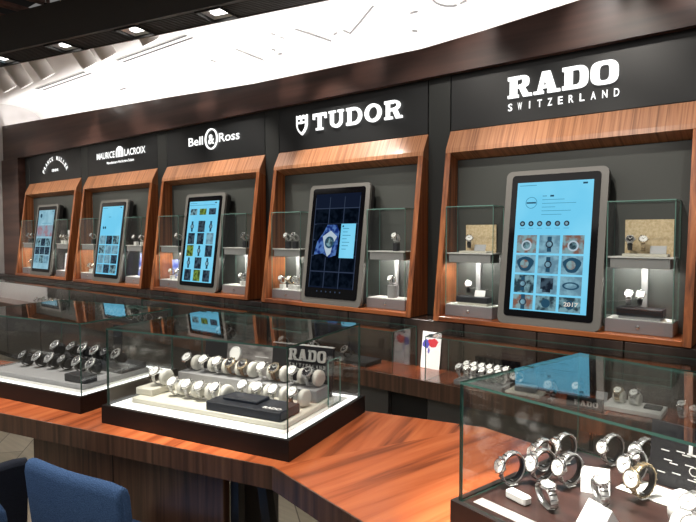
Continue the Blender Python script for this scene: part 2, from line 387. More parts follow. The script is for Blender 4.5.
# recessed square downlights in the grille
def downlight(T, u, label, tilt=(0, 0, 0)):
    P = T @ Vector((u, .103, 2.748)); t = thing('downlight', label, 'ceiling light', P, R(12.5))
    mb = MB()
    mb.box((-.09, -.085, -.002), (.09, -.078, .075), 'bulk_dark'); mb.box((-.09, .078, -.002), (.09, .085, .075), 'bulk_dark')
    mb.box((-.09, -.078, -.002), (-.083, .078, .075), 'bulk_dark'); mb.box((.083, -.078, -.002), (.09, .078, .075), 'bulk_dark')
    mb.box((-.083, -.078, .060), (.083, .078, .064), 'bulk_dark')
    mb.obj('housing', t)
    mb = MB()
    mb.add([(-.075, -.070, .012), (.075, -.070, .012), (.03, -.02, .056), (-.03, -.02, .056)], [[0, 1, 2, 3]], 'steel')
    mb.add([(-.075, .070, .012), (.075, .070, .012), (.03, .02, .056), (-.03, .02, .056)], [[0, 1, 2, 3]], 'steel')
    mb.add([(-.075, -.070, .012), (-.075, .070, .012), (-.03, .02, .056), (-.03, -.02, .056)], [[0, 1, 2, 3]], 'steel')
    mb.add([(.075, -.070, .012), (.075, .070, .012), (.03, .02, .056), (.03, -.02, .056)], [[0, 1, 2, 3]], 'steel')
    mb.obj('reflector', t)
    mb = MB(); mb.box((-.045, .0, .022), (.045, .045, .030), 'lamp'); mb.obj('lamp', t)
    return P
DL = []
for px, lab in [((-4.56, 1.69), 'square recessed downlight at the far left end of the grille'),
                ((-3.92, 1.83), 'square recessed downlight, second from left in the grille'),
                ((-3.28, 1.97), 'square recessed downlight, third from left in the grille'),
                ((-2.66, 2.11), 'large bright square downlight, rightmost in the grille')]:
    q = TB.inverted() @ Vector((px[0], px[1], 2.75)); DL.append(downlight(TB, q.x, lab))
# linear air diffusers in the white ceiling
for (a, b, lab) in [((37.6, 89), (88, 72), 'slim double slot air diffuser in the white ceiling, left one'), ((115, 62), (195, 38), 'slim double slot air diffuser in the white ceiling, right one')]:
    xa = -6.04 if a[0] < 50 else -4.53; xb = -5.05 if a[0] < 50 else -3.55
    t = thing('slot_diffuser', lab, 'air vent', ((xa+xb)/2, 2.60, 2.949)); h = (xb-xa)/2
    mb = MB(); mb.box((-h, -.045, -.004), (h, .045, .0), 'white'); mb.obj('plate', t)
    for dy in (-.028, .028):
        mb = MB(); mb.box((-h+.01, dy-.010, -.006), (h-.01, dy+.010, -.003), 'bulk_dark'); mb.obj('slot', t)
# white tube spotlights
ords = ['leftmost', 'second from left', 'third from left', 'fourth from left', 'fifth from left', 'rightmost']
for i, (px, py) in enumerate([(-5.493, 2.116), (-5.233, 2.151), (-4.806, 2.138), (-4.249, 2.200), (-3.931, 2.177), (-3.412, 2.185)]):
    t = thing('tube_spotlight', 'white tilted tube spotlight under the ceiling, %s of six' % ords[i], 'ceiling light', (px, py, 2.77))
    mb = MB(); T = Matrix.Rotation(R(38), 4, 'X')
    mb.lathe([(.056, 0), (.062, 0), (.062, .205), (.056, .205)], 24, 'ceiling_white', T, cap=True); mb.obj('housing', t)
    mb = MB(); mb.lathe([(.054, -.002), (.054, .0)], 20, 'lamp', T, smooth=False); mb.obj('lamp', t)
# reddish slatted ceiling seen over the bulkhead
for i in range(7):
    mb = MB(); mb.box((-.030, -2.2, 0), (.030, 1.85, .03), 'slat'); o = mb.obj('ceiling_slat', None, (-4.92+i*.262, 0, 3.08))
    tag(o, 'reddish brown ceiling slat above the dark bulkhead, row of slats top left', 'ceiling slat', 'slats of the wooden ceiling')
mb = MB(); mb.tube([(0, 0, 0), (0, 0, .30)], .004, 'chrome'); mb.lathe([(.012, -.004), (.012, .03)], 12, 'chrome')
tag(mb.obj('suspension_cable', None, (-3.96, 1.76, 2.99)), 'thin steel suspension cable holding the dark bulkhead, top left', 'cable')

# ------------------------------------------------------------------ sign boards
def sign_board(i, label):
    xr = BR[i]; xl = xr-BW
    t = thing('sign_board', label, 'sign', ((xl+xr)/2, WY, 2.18))
    mb = MB(); mb.box((-BW/2+.002, 0, -.148), (BW/2-.002, .028, .16), 'sign_black', bev=.002); mb.obj('board', t)
    return t, (xl+xr)/2
t, c = sign_board(0, 'charcoal sign board with the largest white slab lettering, above the nearest niche')
slab_word(t, 'RADO', -1.135-c, -.640-c, -.030, .070, -.004, .012, 'sign_white', 3.2, .09, .30)
for j, ch in enumerate('SWITZERLAND'):
    mb = MB(); put_text(mb, ch, -1.125-c+j*(.478/10), -.088, .022 if ch not in 'I' else .006, .034, -.006, 'sign_white', .02); mb.obj('letter', t)
t, c = sign_board(1, 'charcoal sign board with white serif lettering and a shield emblem')
slab_word(t, 'TUDOR', -2.400-c, -1.742-c, -.042, .060, -.004, .012, 'sign_white', 2.0, .20, .20)
mb = MB(); sx, sz = -2.495-c, .012
sh = [(-.045, .055), (-.030, .045), (-.015, .055), (0, .045), (.015, .055), (.030, .045), (.045, .055), (.045, -.005), (.038, -.030), (.022, -.052), (0, -.070), (-.022, -.052), (-.038, -.030), (-.045, -.005)]
mb.prism([(sx+x, sz+z) for x, z in sh], 1, -.016, -.004, 'sign_white')
mb.prism([(sx-.032, sz+.000), (sx-.006, sz+.000), (sx-.006, sz-.002), (sx+.006, sz-.002), (sx+.006, sz), (sx+.032, sz), (sx+.028, sz-.024), (sx+.015, sz-.042), (sx, sz-.054), (sx-.015, sz-.042), (sx-.028, sz-.024)], 1, -.0175, -.0161, 'sign_black')
mb.box((sx-.030, -.0175, sz+.014), (sx-.010, -.0161, sz+.028), 'sign_black'); mb.box((sx+.010, -.0175, sz+.014), (sx+.030, -.0161, sz+.028), 'sign_black')
mb.obj('shield_emblem', t)
t, c = sign_board(2, 'charcoal sign board with white lettering either side of a ringed ampersand')
mb = MB(); put_text(mb, 'Bell', -3.590-c, -.018, .175, .062, -.008, 'sign_white', .014); mb.obj('word', t); mb = MB(); put_text(mb, 'Ross', -3.205-c, -.018, .225, .062, -.008, 'sign_white', .014); mb.obj('word', t)
mb = MB()
for p in ringpolys(-3.405-c, .012, .072, .076, .011, .010, 0, 360, 32): mb.prism(p, 1, -.012, -.004, 'sign_white')
put_text(mb, '&', -3.405-c, -.022, .072, .068, -.008, 'sign_white', .025); mb.obj('ampersand_emblem', t)
t, c = sign_board(3, 'charcoal sign board with white capitals around an arch emblem, second niche')
mb = MB(); put_text(mb, 'MAURICE', -4.90-c, -.010, .31, .056, -.008, 'sign_white', .014); mb.obj('word', t); mb = MB(); put_text(mb, 'LACROIX', -4.425-c, -.010, .32, .056, -.008, 'sign_white', .014)
mb.obj('word', t)
mb = MB(); put_text(mb, 'Manufacture Horlogère Suisse', -4.66-c, -.062, .44, .022, -.008, 'sign_white', .02); mb.obj('subtitle', t)
mb = MB(); ex = -4.665-c
ar = [(ex-.055, -.012)]+[(ex+.055*math.cos(R(a)), .028+.05*math.sin(R(a))) for a in range(180, -1, -20)]+[(ex+.055, -.012)]
mb.prism(ar, 1, -.012, -.004, 'sign_white')
for q in (-.027, .0, .027): mb.box((ex+q-.004, -.0135, -.012), (ex+q+.004, -.0121, .040), 'sign_black')
mb.obj('arch_emblem', t)
t, c = sign_board(4, 'charcoal sign board with small arched white lettering, leftmost of the row')
mb = MB(); word = 'FRANCK MULLER'; cx = -5.885-c; rad = .27
for j, ch in enumerate(word):
    if ch == ' ': continue
    mb = MB(); a = R(60-120*j/(len(word)-1)); T = Matrix.Translation(Vector((cx-rad*math.sin(a), 0, -.16+rad*math.cos(a)*.80))) @ Matrix.Rotation(-a, 4, 'Y')
    put_text(mb, ch, 0, 0, .030, .040, -.008, 'sign_white', .035, T); mb.obj('letter', t)
mb = MB(); put_text(mb, 'GENEVE', cx, -.055, .14, .024, -.008, 'sign_white', .03); mb.obj('subtitle', t)

# ------------------------------------------------------------------ niches
bay_names = ['nearest', 'second nearest', 'middle', 'second farthest', 'farthest']
signof = ['under the largest slab-letter sign', 'under the shield emblem sign', 'under the ringed ampersand sign', 'under the arch emblem sign', 'under the arched lettering sign']
def make_niche(i):
    xl = BR[i]-BW; cx = BR[i]-BW/2; h = BW/2
    t = thing('display_niche', 'orange wood framed wall niche %s' % signof[i], 'wall niche', (cx, 2.60, Z0), 0, 'framed wall niches')
    o = lambda y: y-2.60
    if i == 0:
        G = {}
        mb = MB(); mb.prism([(o(2.67), .97), (o(2.622), .875), (o(2.618), .853), (o(2.698), .822), (o(2.698), .97)], 0, -h, h, 'header_wood'); G['header'] = mb
        for s, nm in ((-1, 'side_panel'), (1, 'side_panel2')):
            mb = MB(); a, b = (-h, -h+.030) if s < 0 else (h-.030, h)
            mb.prism([(o(2.618), .852), (o(2.502), .004), (o(2.698), .004), (o(2.698), .821)], 0, a, b, 'side_wood'); G[nm] = mb
        mb = MB(); mb.box((-h+.031, o(2.503), 0.003), (h-.031, o(2.698), .026), 'wood_x', bev=.002); G['bottom_shelf'] = mb
        mb = MB(); mb.box((-h+.031, o(2.690), .027), (h-.031, o(2.698), .820), 'niche_back'); G['back_panel'] = mb
        for k, v in G.items(): NG[k] = v.mesh(k.replace('2', ''))
    for k, me in NG.items():
        c = bpy.data.objects.new(k.replace('2', ''), me); COL.objects.link(c); c.parent = t
    return t
NG = {}

# screens ------------------------------------------------------------
def tilemat(n, c1, c2, sc=25, s=0.8):
    m = bpy.data.materials.new(n); m.use_nodes = True; nt = m.node_tree; nt.nodes.clear(); L = nt.links.new
    o = nt.nodes.new('ShaderNodeOutputMaterial'); e = nt.nodes.new('ShaderNodeEmission'); e.inputs[1].default_value = s
    tc = nt.nodes.new('ShaderNodeTexCoord'); no = nt.nodes.new('ShaderNodeTexNoise'); no.inputs['Scale'].default_value = sc; no.inputs['Detail'].default_value = 3
    r = nt.nodes.new('ShaderNodeValToRGB'); r.color_ramp.elements[0].position = .42; r.color_ramp.elements[1].position = .58
    r.color_ramp.elements[0].color = (*c1, 1); r.color_ramp.elements[1].color = (*c2, 1)
    L(tc.outputs['Object'], no.inputs[0]); L(no.outputs['Fac'], r.inputs[0]); L(r.outputs[0], e.inputs[0]); L(e.outputs[0], o.inputs[0]); M[n] = m
tilemat('screen_cyan', (0.17, 0.60, 0.86), (0.22, 0.66, 0.90), 3, 1.0)
tilemat('screen_pale', (0.30, 0.52, 0.62), (0.22, 0.42, 0.52), 8, 1.0)
tilemat('photo_a', (0.03, 0.06, 0.08), (0.22, 0.40, 0.46), 34)
tilemat('photo_b', (0.25, 0.13, 0.10), (0.25, 0.42, 0.46), 30)
tilemat('photo_c', (0.012, 0.02, 0.035), (0.06, 0.10, 0.14), 40)
tilemat('photo_d', (0.04, 0.06, 0.02), (0.22, 0.34, 0.06), 34)
tilemat('photo_e', (0.15, 0.30, 0.40), (0.26, 0.50, 0.62), 26)
tilemat('photo_dark', (0.001, 0.003, 0.007), (0.005, 0.009, 0.018), 26)
tilemat('photo_blue', (0.01, 0.03, 0.18), (0.10, 0.22, 0.55), 30)
tilemat('photo_rose', (0.40, 0.22, 0.26), (0.30, 0.42, 0.52), 12)
M['icon_dark'] = emis('screen_ink', (0.02, 0.07, 0.12), 1.0); M['icon_mid'] = emis('screen_ink_pale', (0.07, 0.28, 0.42), 1.0)
M['screen_line'] = emis('screen_grid_line', (0.035, 0.05, 0.085), 1.0); M['screen_night'] = emis('screen_night_blue', (0.006, 0.010, 0.024), 1.0)
M['skin_tile'] = emis('photo_light_tone', (0.42, 0.52, 0.60), 1.0)
def disc(mb, x, z, r, y, mname, n=14, sx=1.0): mb.add([(x+r*sx*math.cos(2*PI*k/n), y, z+r*math.sin(2*PI*k/n)) for k in range(n)], [list(range(n))], mname)
def quad(mb, x0, z0, x1, z1, y, mname): mb.add([(x0, y, z0), (x1, y, z0), (x1, y, z1), (x0, y, z1)], [[0, 1, 2, 3]], mname)
def mini_watch(mb, x, z, y, k=1.0):
    quad(mb, x-.011*k, z-.040*k, x+.011*k, z+.040*k, y, 'icon_dark'); disc(mb, x, z, .020*k, y-.0003, 'photo_c'); disc(mb, x, z, .013*k, y-.0006, 'photo_e')
def rounded(x0, z0, x1, z1, r, n=5):
    out = []
    for cx, cz, a0 in ((x1-r, z0+r, -90), (x1-r, z1-r, 0), (x0+r, z1-r, 90), (x0+r, z0+r, 180)):
        for k in range(n+1): a = R(a0+90*k/n); out.append((cx+r*math.cos(a), cz+r*math.sin(a)))
    return out
def kiosk(i):
    cx = BR[i]-BW/2+.003
    lab = ['touch screen kiosk with blue page and four rows of photos, nearest niche', 'dark touch screen kiosk showing one blue photo and caption box', 'touch screen kiosk with small watch photos, middle niche',
           'touch screen kiosk with pale blue page, second niche from left', 'touch screen kiosk with a rose banner image, leftmost niche'][i]
    t = thing('touch_screen_kiosk', lab, 'touch screen', (cx, 2.508, Z0+.0268))
    t.rotation_euler = (R(-8.0), 0, 0)
    w, hh = .228, .712
    mb = MB(); mb.prism(rounded(-w, 0, w, hh, .028), 1, 0.0, .018, 'kiosk'); mb.obj('front_frame', t)
    mb = MB(); mb.prism(rounded(-w+.004, .008, w-.004, hh-.004, .026), 1, .0181, .052, 'kiosk_side'); mb.obj('housing', t)
    g0, g1 = .036, .690
    mb = MB(); mb.prism(rounded(-.198, g0, .198, g1, .016), 1, -.003, -.0002, 'black_glass'); mb.obj('glass', t)
    y = -.0036; a, b = -.170, .170; z0, z1 = .066, .655
    mb = MB()
    if i == 1:
        quad(mb, a, .045+.05, b, z1, y, 'screen_night'); y -= .0004
        for k in range(1, 6): quad(mb, a, z0+.03+k*.094, b, z0+.034+k*.094, y, 'screen_line')
        for k in range(0, 4): quad(mb, a+k*.1117, z0+.03, a+k*.1117+.004, z1-.02, y, 'screen_line')
        for r_ in range(5):
            for c_ in range(3): quad(mb, a+.008+c_*.112, z0+.038+r_*.094+.0, a+.108+c_*.112, z0+.12+r_*.094, y-.0002, 'photo_dark')
        y -= .0006
        quad(mb, -.150, .275, .050, .475, y, 'photo_dark'); quad(mb, .045, .275, .152, .475, y-.0002, 'screen_cyan')
        bl = [(-.150, .290), (-.13, .37), (-.09, .42), (-.06, .47), (.01, .470), (.035, .43), (.030, .36), (.02, .29), (-.03, .275), (-.08, .30)]
        mb.add([(p[0], y-.0003, p[1]) for p in bl], [list(range(len(bl)))], 'photo_blue')
        bl = [(-.09, .40), (-.03, .435), (.02, .40), (-.01, .35), (-.02, .30), (-.045, .28), (-.07, .33)]
        mb.add([(p[0], y-.0005, p[1]) for p in bl], [list(range(len(bl)))], 'skin_tile')
        disc(mb, -.035, .365, .036, y-.0007, 'icon_dark'); disc(mb, -.035, .365, .024, y-.0009, 'photo_a')
        disc(mb, .060, .460, .006, y-.0005, 'icon_dark')
        for k in range(7): quad(mb, .060, .445-.02*k, .060+random.uniform(.03, .075), .449-.02*k, y-.0005, 'icon_mid')
        for k in range(6): disc(mb, -.10+k*.035, .075, .005, y, 'screen_line')
    else:
        pg = 'screen_pale' if i == 4 else 'screen_cyan'
        quad(mb, a, z0, b, z1, y, pg); y -= .0004
        quad(mb, a+.01, z1-.016, a+.09, z1-.013, y, 'icon_mid'); quad(mb, b-.045, z1-.018, b-.025, z1-.010, y, 'icon_dark')
        if i == 0:
            for p in ringpolys(-.100, .560, .027, .027, .003, .003): mb.add([(q[0], y, q[1]) for q in p], [[0, 1, 2, 3]], 'icon_mid')
            quad(mb, -.122, .556, -.078, .563, y-.0002, 'icon_dark')
            for k, (q, ww) in enumerate([(.0, .02), (.0, .10), (0, .15), (0, .06), (0, .13), (0, .09)]): quad(mb, -.050, .588-.017*k, -.050+ww, .5905-.017*k, y, 'icon_mid' if k else 'icon_dark')
            quad(mb, -.015, .585, .002, .593, y, 'icon_dark')
            for k in range(6): disc(mb, -.135+k*.040, .463, .0125, y, 'photo_c'); disc(mb, -.135+k*.040, .463, .006, y-.0002, 'photo_e'); quad(mb, -.147+k*.040, .441, -.123+k*.040, .443, y, 'icon_mid')
            tiles = ['photo_b', 'photo_e', 'photo_b', 'photo_e', 'photo_e', 'photo_e', 'photo_a', 'photo_e', 'photo_e', 'photo_b', 'photo_a', 'photo_a']
            for k in range(12):
                r_, c_ = divmod(k, 3); x = a+.015+c_*.104; zt = .410-r_*.091
                zb = max(zt-.082, z0+.006); quad(mb, x, zb, x+.092, zt, y, tiles[k])
                yy = y-.0004; mx, mz = x+.046, (zt+zb)/2
                if k in (1, 4, 9): mini_watch(mb, mx, mz, yy, .85)
                elif k in (3, 5):
                    pts = [(mx+.038*math.cos(q)*(1+.15*math.sin(3*q)), yy, mz+.034*math.sin(q)) for q in [2*PI*j/16 for j in range(16)]]
                    mb.add(pts, [list(range(16))], 'icon_dark'); disc(mb, mx-.004, mz, .020, yy-.0003, 'photo_b')
                elif k in (0, 2): disc(mb, mx, mz-.006, .024, yy, 'skin_tile'); disc(mb, mx, mz-.006, .017, yy-.0003, 'photo_a')
                elif k == 6: mini_watch(mb, mx-.006, mz, yy, .8)
                elif k == 7: quad(mb, mx-.028, mz-.02, mx+.028, mz+.03, yy, 'photo_c'); quad(mb, mx-.018, mz-.034, mx+.018, mz, yy, 'photo_c')
                elif k == 8:
                    for p in ringpolys(mx, mz, .036, .017, .009, .006): mb.add([(q[0], yy, q[1]) for q in p], [[0, 1, 2, 3]], 'icon_dark')
                else: disc(mb, mx, mz, .020, yy, 'icon_dark')
        elif i == 2:
            pat = [['photo_a', 'photo_d', 'photo_c'], ['w', 'photo_c', 'w'], ['photo_c', 'photo_c', 'photo_e'], ['photo_d', 'w', 'photo_c'], ['w', 'photo_c', 'w'], ['photo_c', 'photo_d', 'photo_c']]
            for r_ in range(6):
                for c_ in range(3):
                    x = a+.012+c_*.108; zt = .600-r_*.089; hh2 = .082 if r_ else .045
                    if r_ == 0: zt = .600
                    q = pat[r_][c_]; zb = max(zt-hh2, z0+.004)
                    if q == 'w': mini_watch(mb, x+.045, (zt+zb)/2, y, .95)
                    else: quad(mb, x+.008, zb, x+.086, zt, y, q)
            quad(mb, a, z1-.03, a+.30, z1-.027, y, 'icon_mid')
        elif i == 3:
            quad(mb, -.05, .56, -.01, .565, y, 'icon_mid'); disc(mb, -.12, .47, .012, y, 'icon_dark'); disc(mb, -.09, .47, .012, y, 'icon_dark')
            for r_ in range(4):
                for c_ in range(3):
                    x = a+.010+c_*.108; zt = .400-r_*.083; quad(mb, x, zt-.074, x+.098, zt, y, ['photo_e', 'photo_c', 'photo_a', 'photo_a', 'photo_e', 'photo_e', 'photo_e', 'photo_e', 'photo_c', 'photo_e', 'photo_c', 'photo_a'][r_*3+c_])
        else:
            disc(mb, -.11, .60, .022, y, 'icon_dark'); quad(mb, -.07, .52, .12, .524, y, 'icon_mid')
            quad(mb, a, .39, b, .50, y, 'photo_rose')
            for r_ in range(3):
                for c_ in range(3):
                    x = a+.010+c_*.108; zt = .370-r_*.085; quad(mb, x, zt-.076, x+.098, zt, y, ['photo_a', 'photo_c', 'photo_a', 'photo_c', 'photo_c', 'photo_c', 'photo_e', 'photo_a', 'photo_e'][r_*3+c_])
    if i in (0,):
        slab = MB(); put_text(slab, '2017', .105, .098, .062, .018, -.0060, 'print_white', .02); slab.obj('screen_caption', t)
    mb.obj('screen_image', t)
    return t

# ------------------------------------------------------------------ watches
def loop(ry, rz, n=22, flat=0.0):
    return [(ry*math.cos(2*PI*k/n+PI/2), rz*math.sin(2*PI*k/n+PI/2)) for k in range(n)]
WV = {  # variant: strap mat, case mat, dial mat, words
    'silver': ('steel', 'chrome', 'dial_white', 'silver watch'),
    'white': ('white_strap', 'chrome', 'dial_white', 'white watch'),
    'blackstrap': ('black_strap', 'chrome', 'dial_white', 'black strap watch'),
    'black': ('black_strap', 'black_strap', 'dial_black', 'all black watch'),
    'blacksteel': ('black_strap', 'steel', 'dial_black', 'black dial watch'),
    'brown': ('brown_strap', 'gold', 'dial_black', 'brown strap watch'),
    'gold': ('gold', 'gold', 'dial_white', 'gold watch'),
    'steelblack': ('steel', 'steel', 'dial_black', 'dark dial steel watch'),
}
WC = {}
def watch_meshes(var, full, ry=.027, rz=.030, dr=.0205):
    key = (var, full, ry, rz, dr)
    if key in WC: return WC[key]
    st, ca, di, _ = WV[var]
    S = MB(); S.band(loop(ry, rz), .020, .0022, st, wf=lambda u: .80+.25*(abs(math.cos(PI*u))**2))
    if st in ('steel', 'gold', 'white_strap'):
        pr = loop(ry+.0008, rz+.0008, 34)
        for k in range(0, 34, 2):
            y, z = pr[k]; a = math.atan2(z/rz, y/ry); S.box((-.0095, -.0012, -.0012), (.0095, .0012, .0012), ca, Matrix.Translation((0, y, z)) @ Matrix.Rotation(a, 4, 'X'))
    T = Matrix.Translation((0, 0, rz-.002)); C = MB()
    C.lathe([(dr*.80, 0), (dr*.98, .0015), (dr, .004), (dr, .0065), (dr*.93, .0090), (dr*.84, .0092), (dr*.84, .0080)], 24, ca, T, cap=False)
    for sx in (-1, 1):
        for sy in (-1, 1): C.box((sx*.0085-.0022, sy*dr*.92-.004, .0005), (sx*.0085+.0022, sy*dr*.92+.004, .006), ca, T)
    D = MB(); D.lathe([(dr*.84, .0070), (dr*.84, .0079)], 24, di, T, smooth=False)
    mk = 'dial_mark' if di == 'dial_white' else 'dial_white'
    for k in range(12): D.box((-.0006, dr*.62, .0079), (.0006, dr*.77, .0083), mk, T @ Matrix.Rotation(R(30*k), 4, 'Z'))
    D.box((-.0007, -.002, .0083), (.0007, dr*.60, .0088), mk, T @ Matrix.Rotation(R(-50), 4, 'Z')); D.box((-.0009, -.002, .0083), (.0009, dr*.42, .0088), mk, T @ Matrix.Rotation(R(55), 4, 'Z'))
    K = MB(); K.lathe([(.0026, 0), (.0030, .001), (.0030, .0035)], 10, ca, T @ Matrix.Translation((dr, 0, .0045)) @ Matrix.Rotation(R(90), 4, 'Y'))
    if full: WC[key] = [('strap', S.mesh('strap')), ('case_body', C.mesh('case_body')), ('dial', D.mesh('dial')), ('crown', K.mesh('crown'))]
    else:
        A = MB()
        for q in (S, C, D):
            o = len(A.v); A.v += q.v
            for f, mi, sm in zip(q.f, q.mi, q.sm): A.f.append([i+o for i in f]); A.mi.append(A.m(q.ms[mi])); A.sm.append(sm)
        WC[key] = A.mesh('watch')
    return WC[key]
def watch(var, loc, rz_deg, tilt, where, group, full=True, roll=0, **kw):
    """tilt: how far the dial leans to the front (0 = dial up, 90 = dial forward)"""
    g = watch_meshes(var, full, **kw); lab = '%s, %s' % (WV[var][3], where)
    E_ = Matrix.Rotation(R(rz_deg), 4, 'Z') @ Matrix.Rotation(R(tilt), 4, 'X') @ Matrix.Rotation(R(roll), 4, 'Y')
    e = E_.to_euler()
    if full:
        o = bpy.data.objects.new('wristwatch', None); COL.objects.link(o); o.empty_display_size = .02
        for nm, me in g:
            c = bpy.data.objects.new(nm, me); COL.objects.link(c); c.parent = o
    else:
        o = bpy.data.objects.new('wristwatch', g); COL.objects.link(o)
    o.location = loc; o.rotation_euler = e
    tag(o, lab, 'watch', group); return o
CM = {}
def cushion(kind, loc, rz_deg, label, group, full=True):
    if kind not in CM:
        mb = MB()
        if kind in ('ivory', 'dark', 'grey', 'white_pillow'):
            mt = {'ivory': 'cushion', 'dark': 'tray_black', 'grey': 'tray_grey', 'white_pillow': 'white'}[kind]
            r0 = .0238; hw = .019
            P = [(.010, -hw), (r0*.9, -hw), (r0, -hw*.8), (r0, hw*.8), (r0*.9, hw), (.010, hw)]
            mb.lathe(P, 22, mt, Matrix.Rotation(R(90), 4, 'Y'))
        elif kind == 'bead':      # wide rounded collar behind the watch
            mb.lathe([(.012, -.013), (.028, -.012), (.032, -.008), (.033, 0), (.032, .008), (.028, .012), (.012, .013)], 26, 'cushion', Matrix.Rotation(R(90), 4, 'Y'))
        elif kind == 'ring':      # springy C ring with a foot
            pr = [(.0335*math.cos(R(a)), .0365*math.sin(R(a))+.007) for a in range(-100, 181, 14)]
            mb.band(pr, .015, .0022, 'tray_black', closed=False)
            mb.box((-.010, -.014, -.0395), (.010, .014, -.0365), 'acrylic', bev=.001); mb.box((-.004, -.002, -.037), (.004, .002, -.026), 'acrylic')
        elif kind == 'block_dark': mb.box((-.015, -.015, 0), (.015, .015, .045), 'tray_black', bev=.002)
        elif kind == 'block_white': mb.box((-.017, -.015, 0), (.017, .015, .030), 'white', bev=.002)
        elif kind == 'block_grey': mb.box((-.022, -.018, 0), (.022, .018, .070), 'tower_shelf', bev=.002)
        CM[kind] = mb.mesh(kind)
    o = bpy.data.objects.new('watch_stand' if kind in ('ring',) or kind.startswith('block') else 'watch_cushion', CM[kind]); COL.objects.link(o)
    o.location = loc; o.rotation_euler = (0, 0, R(rz_deg)); tag(o, label, 'watch stand', group); return o
ORD = ['first', 'second', 'third', 'fourth', 'fifth', 'sixth', 'seventh', 'eighth', 'ninth', 'tenth', 'eleventh', 'twelfth']

# ------------------------------------------------------------------ display towers inside the niches
TW = {}
def tower(i, side):
    xl = BR[i]-BW; W = .255
    x0 = xl+.036 if side < 0 else BR[i]-.072-W
    yF, yB = 2.560, 2.684; D = yB-yF
    z = Z0+.0265; H = .550
    sn = 'left' if side < 0 else 'right'
    t = thing('display_tower', 'small glass display tower in the %s niche, %s of its screen' % (bay_names[i], sn), 'display case', (x0, yF, z), 0, 'glass towers beside the screens')
    if not TW:
        mb = MB(); mb.box((0, 0, 0), (W, D, .056), 'tower_base', bev=.002); TW['base'] = mb
        mb = MB(); mb.box((.006, .006, .0561), (W-.006, D-.006, .0585), 'white'); TW['floor_plate'] = mb
        mb = MB(); T = Matrix.Translation((W/2, -.003, .029)) @ Matrix.Rotation(R(90), 4, 'X'); mb.lathe([(.008, -.004), (.008, .001), (.006, .002)], 14, 'chrome', T); TW['lock'] = mb
        g = .004
        mb = MB(); mb.pane((0, 0, .0586), (W, g, H-g), 1, 'clear_small', 'edge_light'); TW['glass_front'] = mb
        mb = MB(); mb.pane((0, g+.0005, .0586), (g, D, H-g), 0, 'clear_small', 'edge_light'); TW['glass_left'] = mb
        mb = MB(); mb.pane((W-g, g+.0005, .0586), (W, D, H-g), 0, 'clear_small', 'edge_light'); TW['glass_right'] = mb
        mb = MB(); mb.pane((0, 0, H-g+.0003), (W, D, H+.0003), 2, 'clear_small', 'edge_light'); TW['glass_top'] = mb
        mb = MB(); mb.box((.014, .012, .270), (W-.018, .018, .313), 'tower_shelf'); mb.box((.014, .0181, .270), (.020, D-.008, .313), 'tower_shelf'); mb.box((W-.024, .0181, .270), (W-.018, D-.008, .313), 'tower_shelf'); mb.box((.0201, .0181, .304), (W-.0241, D-.008, .313), 'tower_shelf'); mb.box((.005, .006, .3131), (W-.005, D-.004, .318), 'white'); TW['shelf'] = mb
        mb = MB(); mb.box((.03, .050, .3000), (W-.035, .068, .3038), 'shelf_led'); TW['led_strip'] = mb
        mb = MB(); mb.box((W/2-.012, D-.014, .0586), (W/2+.012, D-.004, .272), 'tower_shelf'); TW['shelf_post'] = mb
        for k in list(TW): TW[k] = TW[k].mesh(k)
    for k, me in TW.items():
        c = bpy.data.objects.new(k, me); COL.objects.link(c); c.parent = t
    return x0, yF, z+.0588, z+.3183
def small(name, cat, label, boxes, loc, rz=0, rx=0, group=None):
    mb = MB()
    for b in boxes: mb.box(b[0], b[1], b[2], bev=b[3] if len(b) > 3 else 0)
    o = mb.obj(name, None, loc, (rx, 0, R(rz))); return tag(o, label, cat, group)

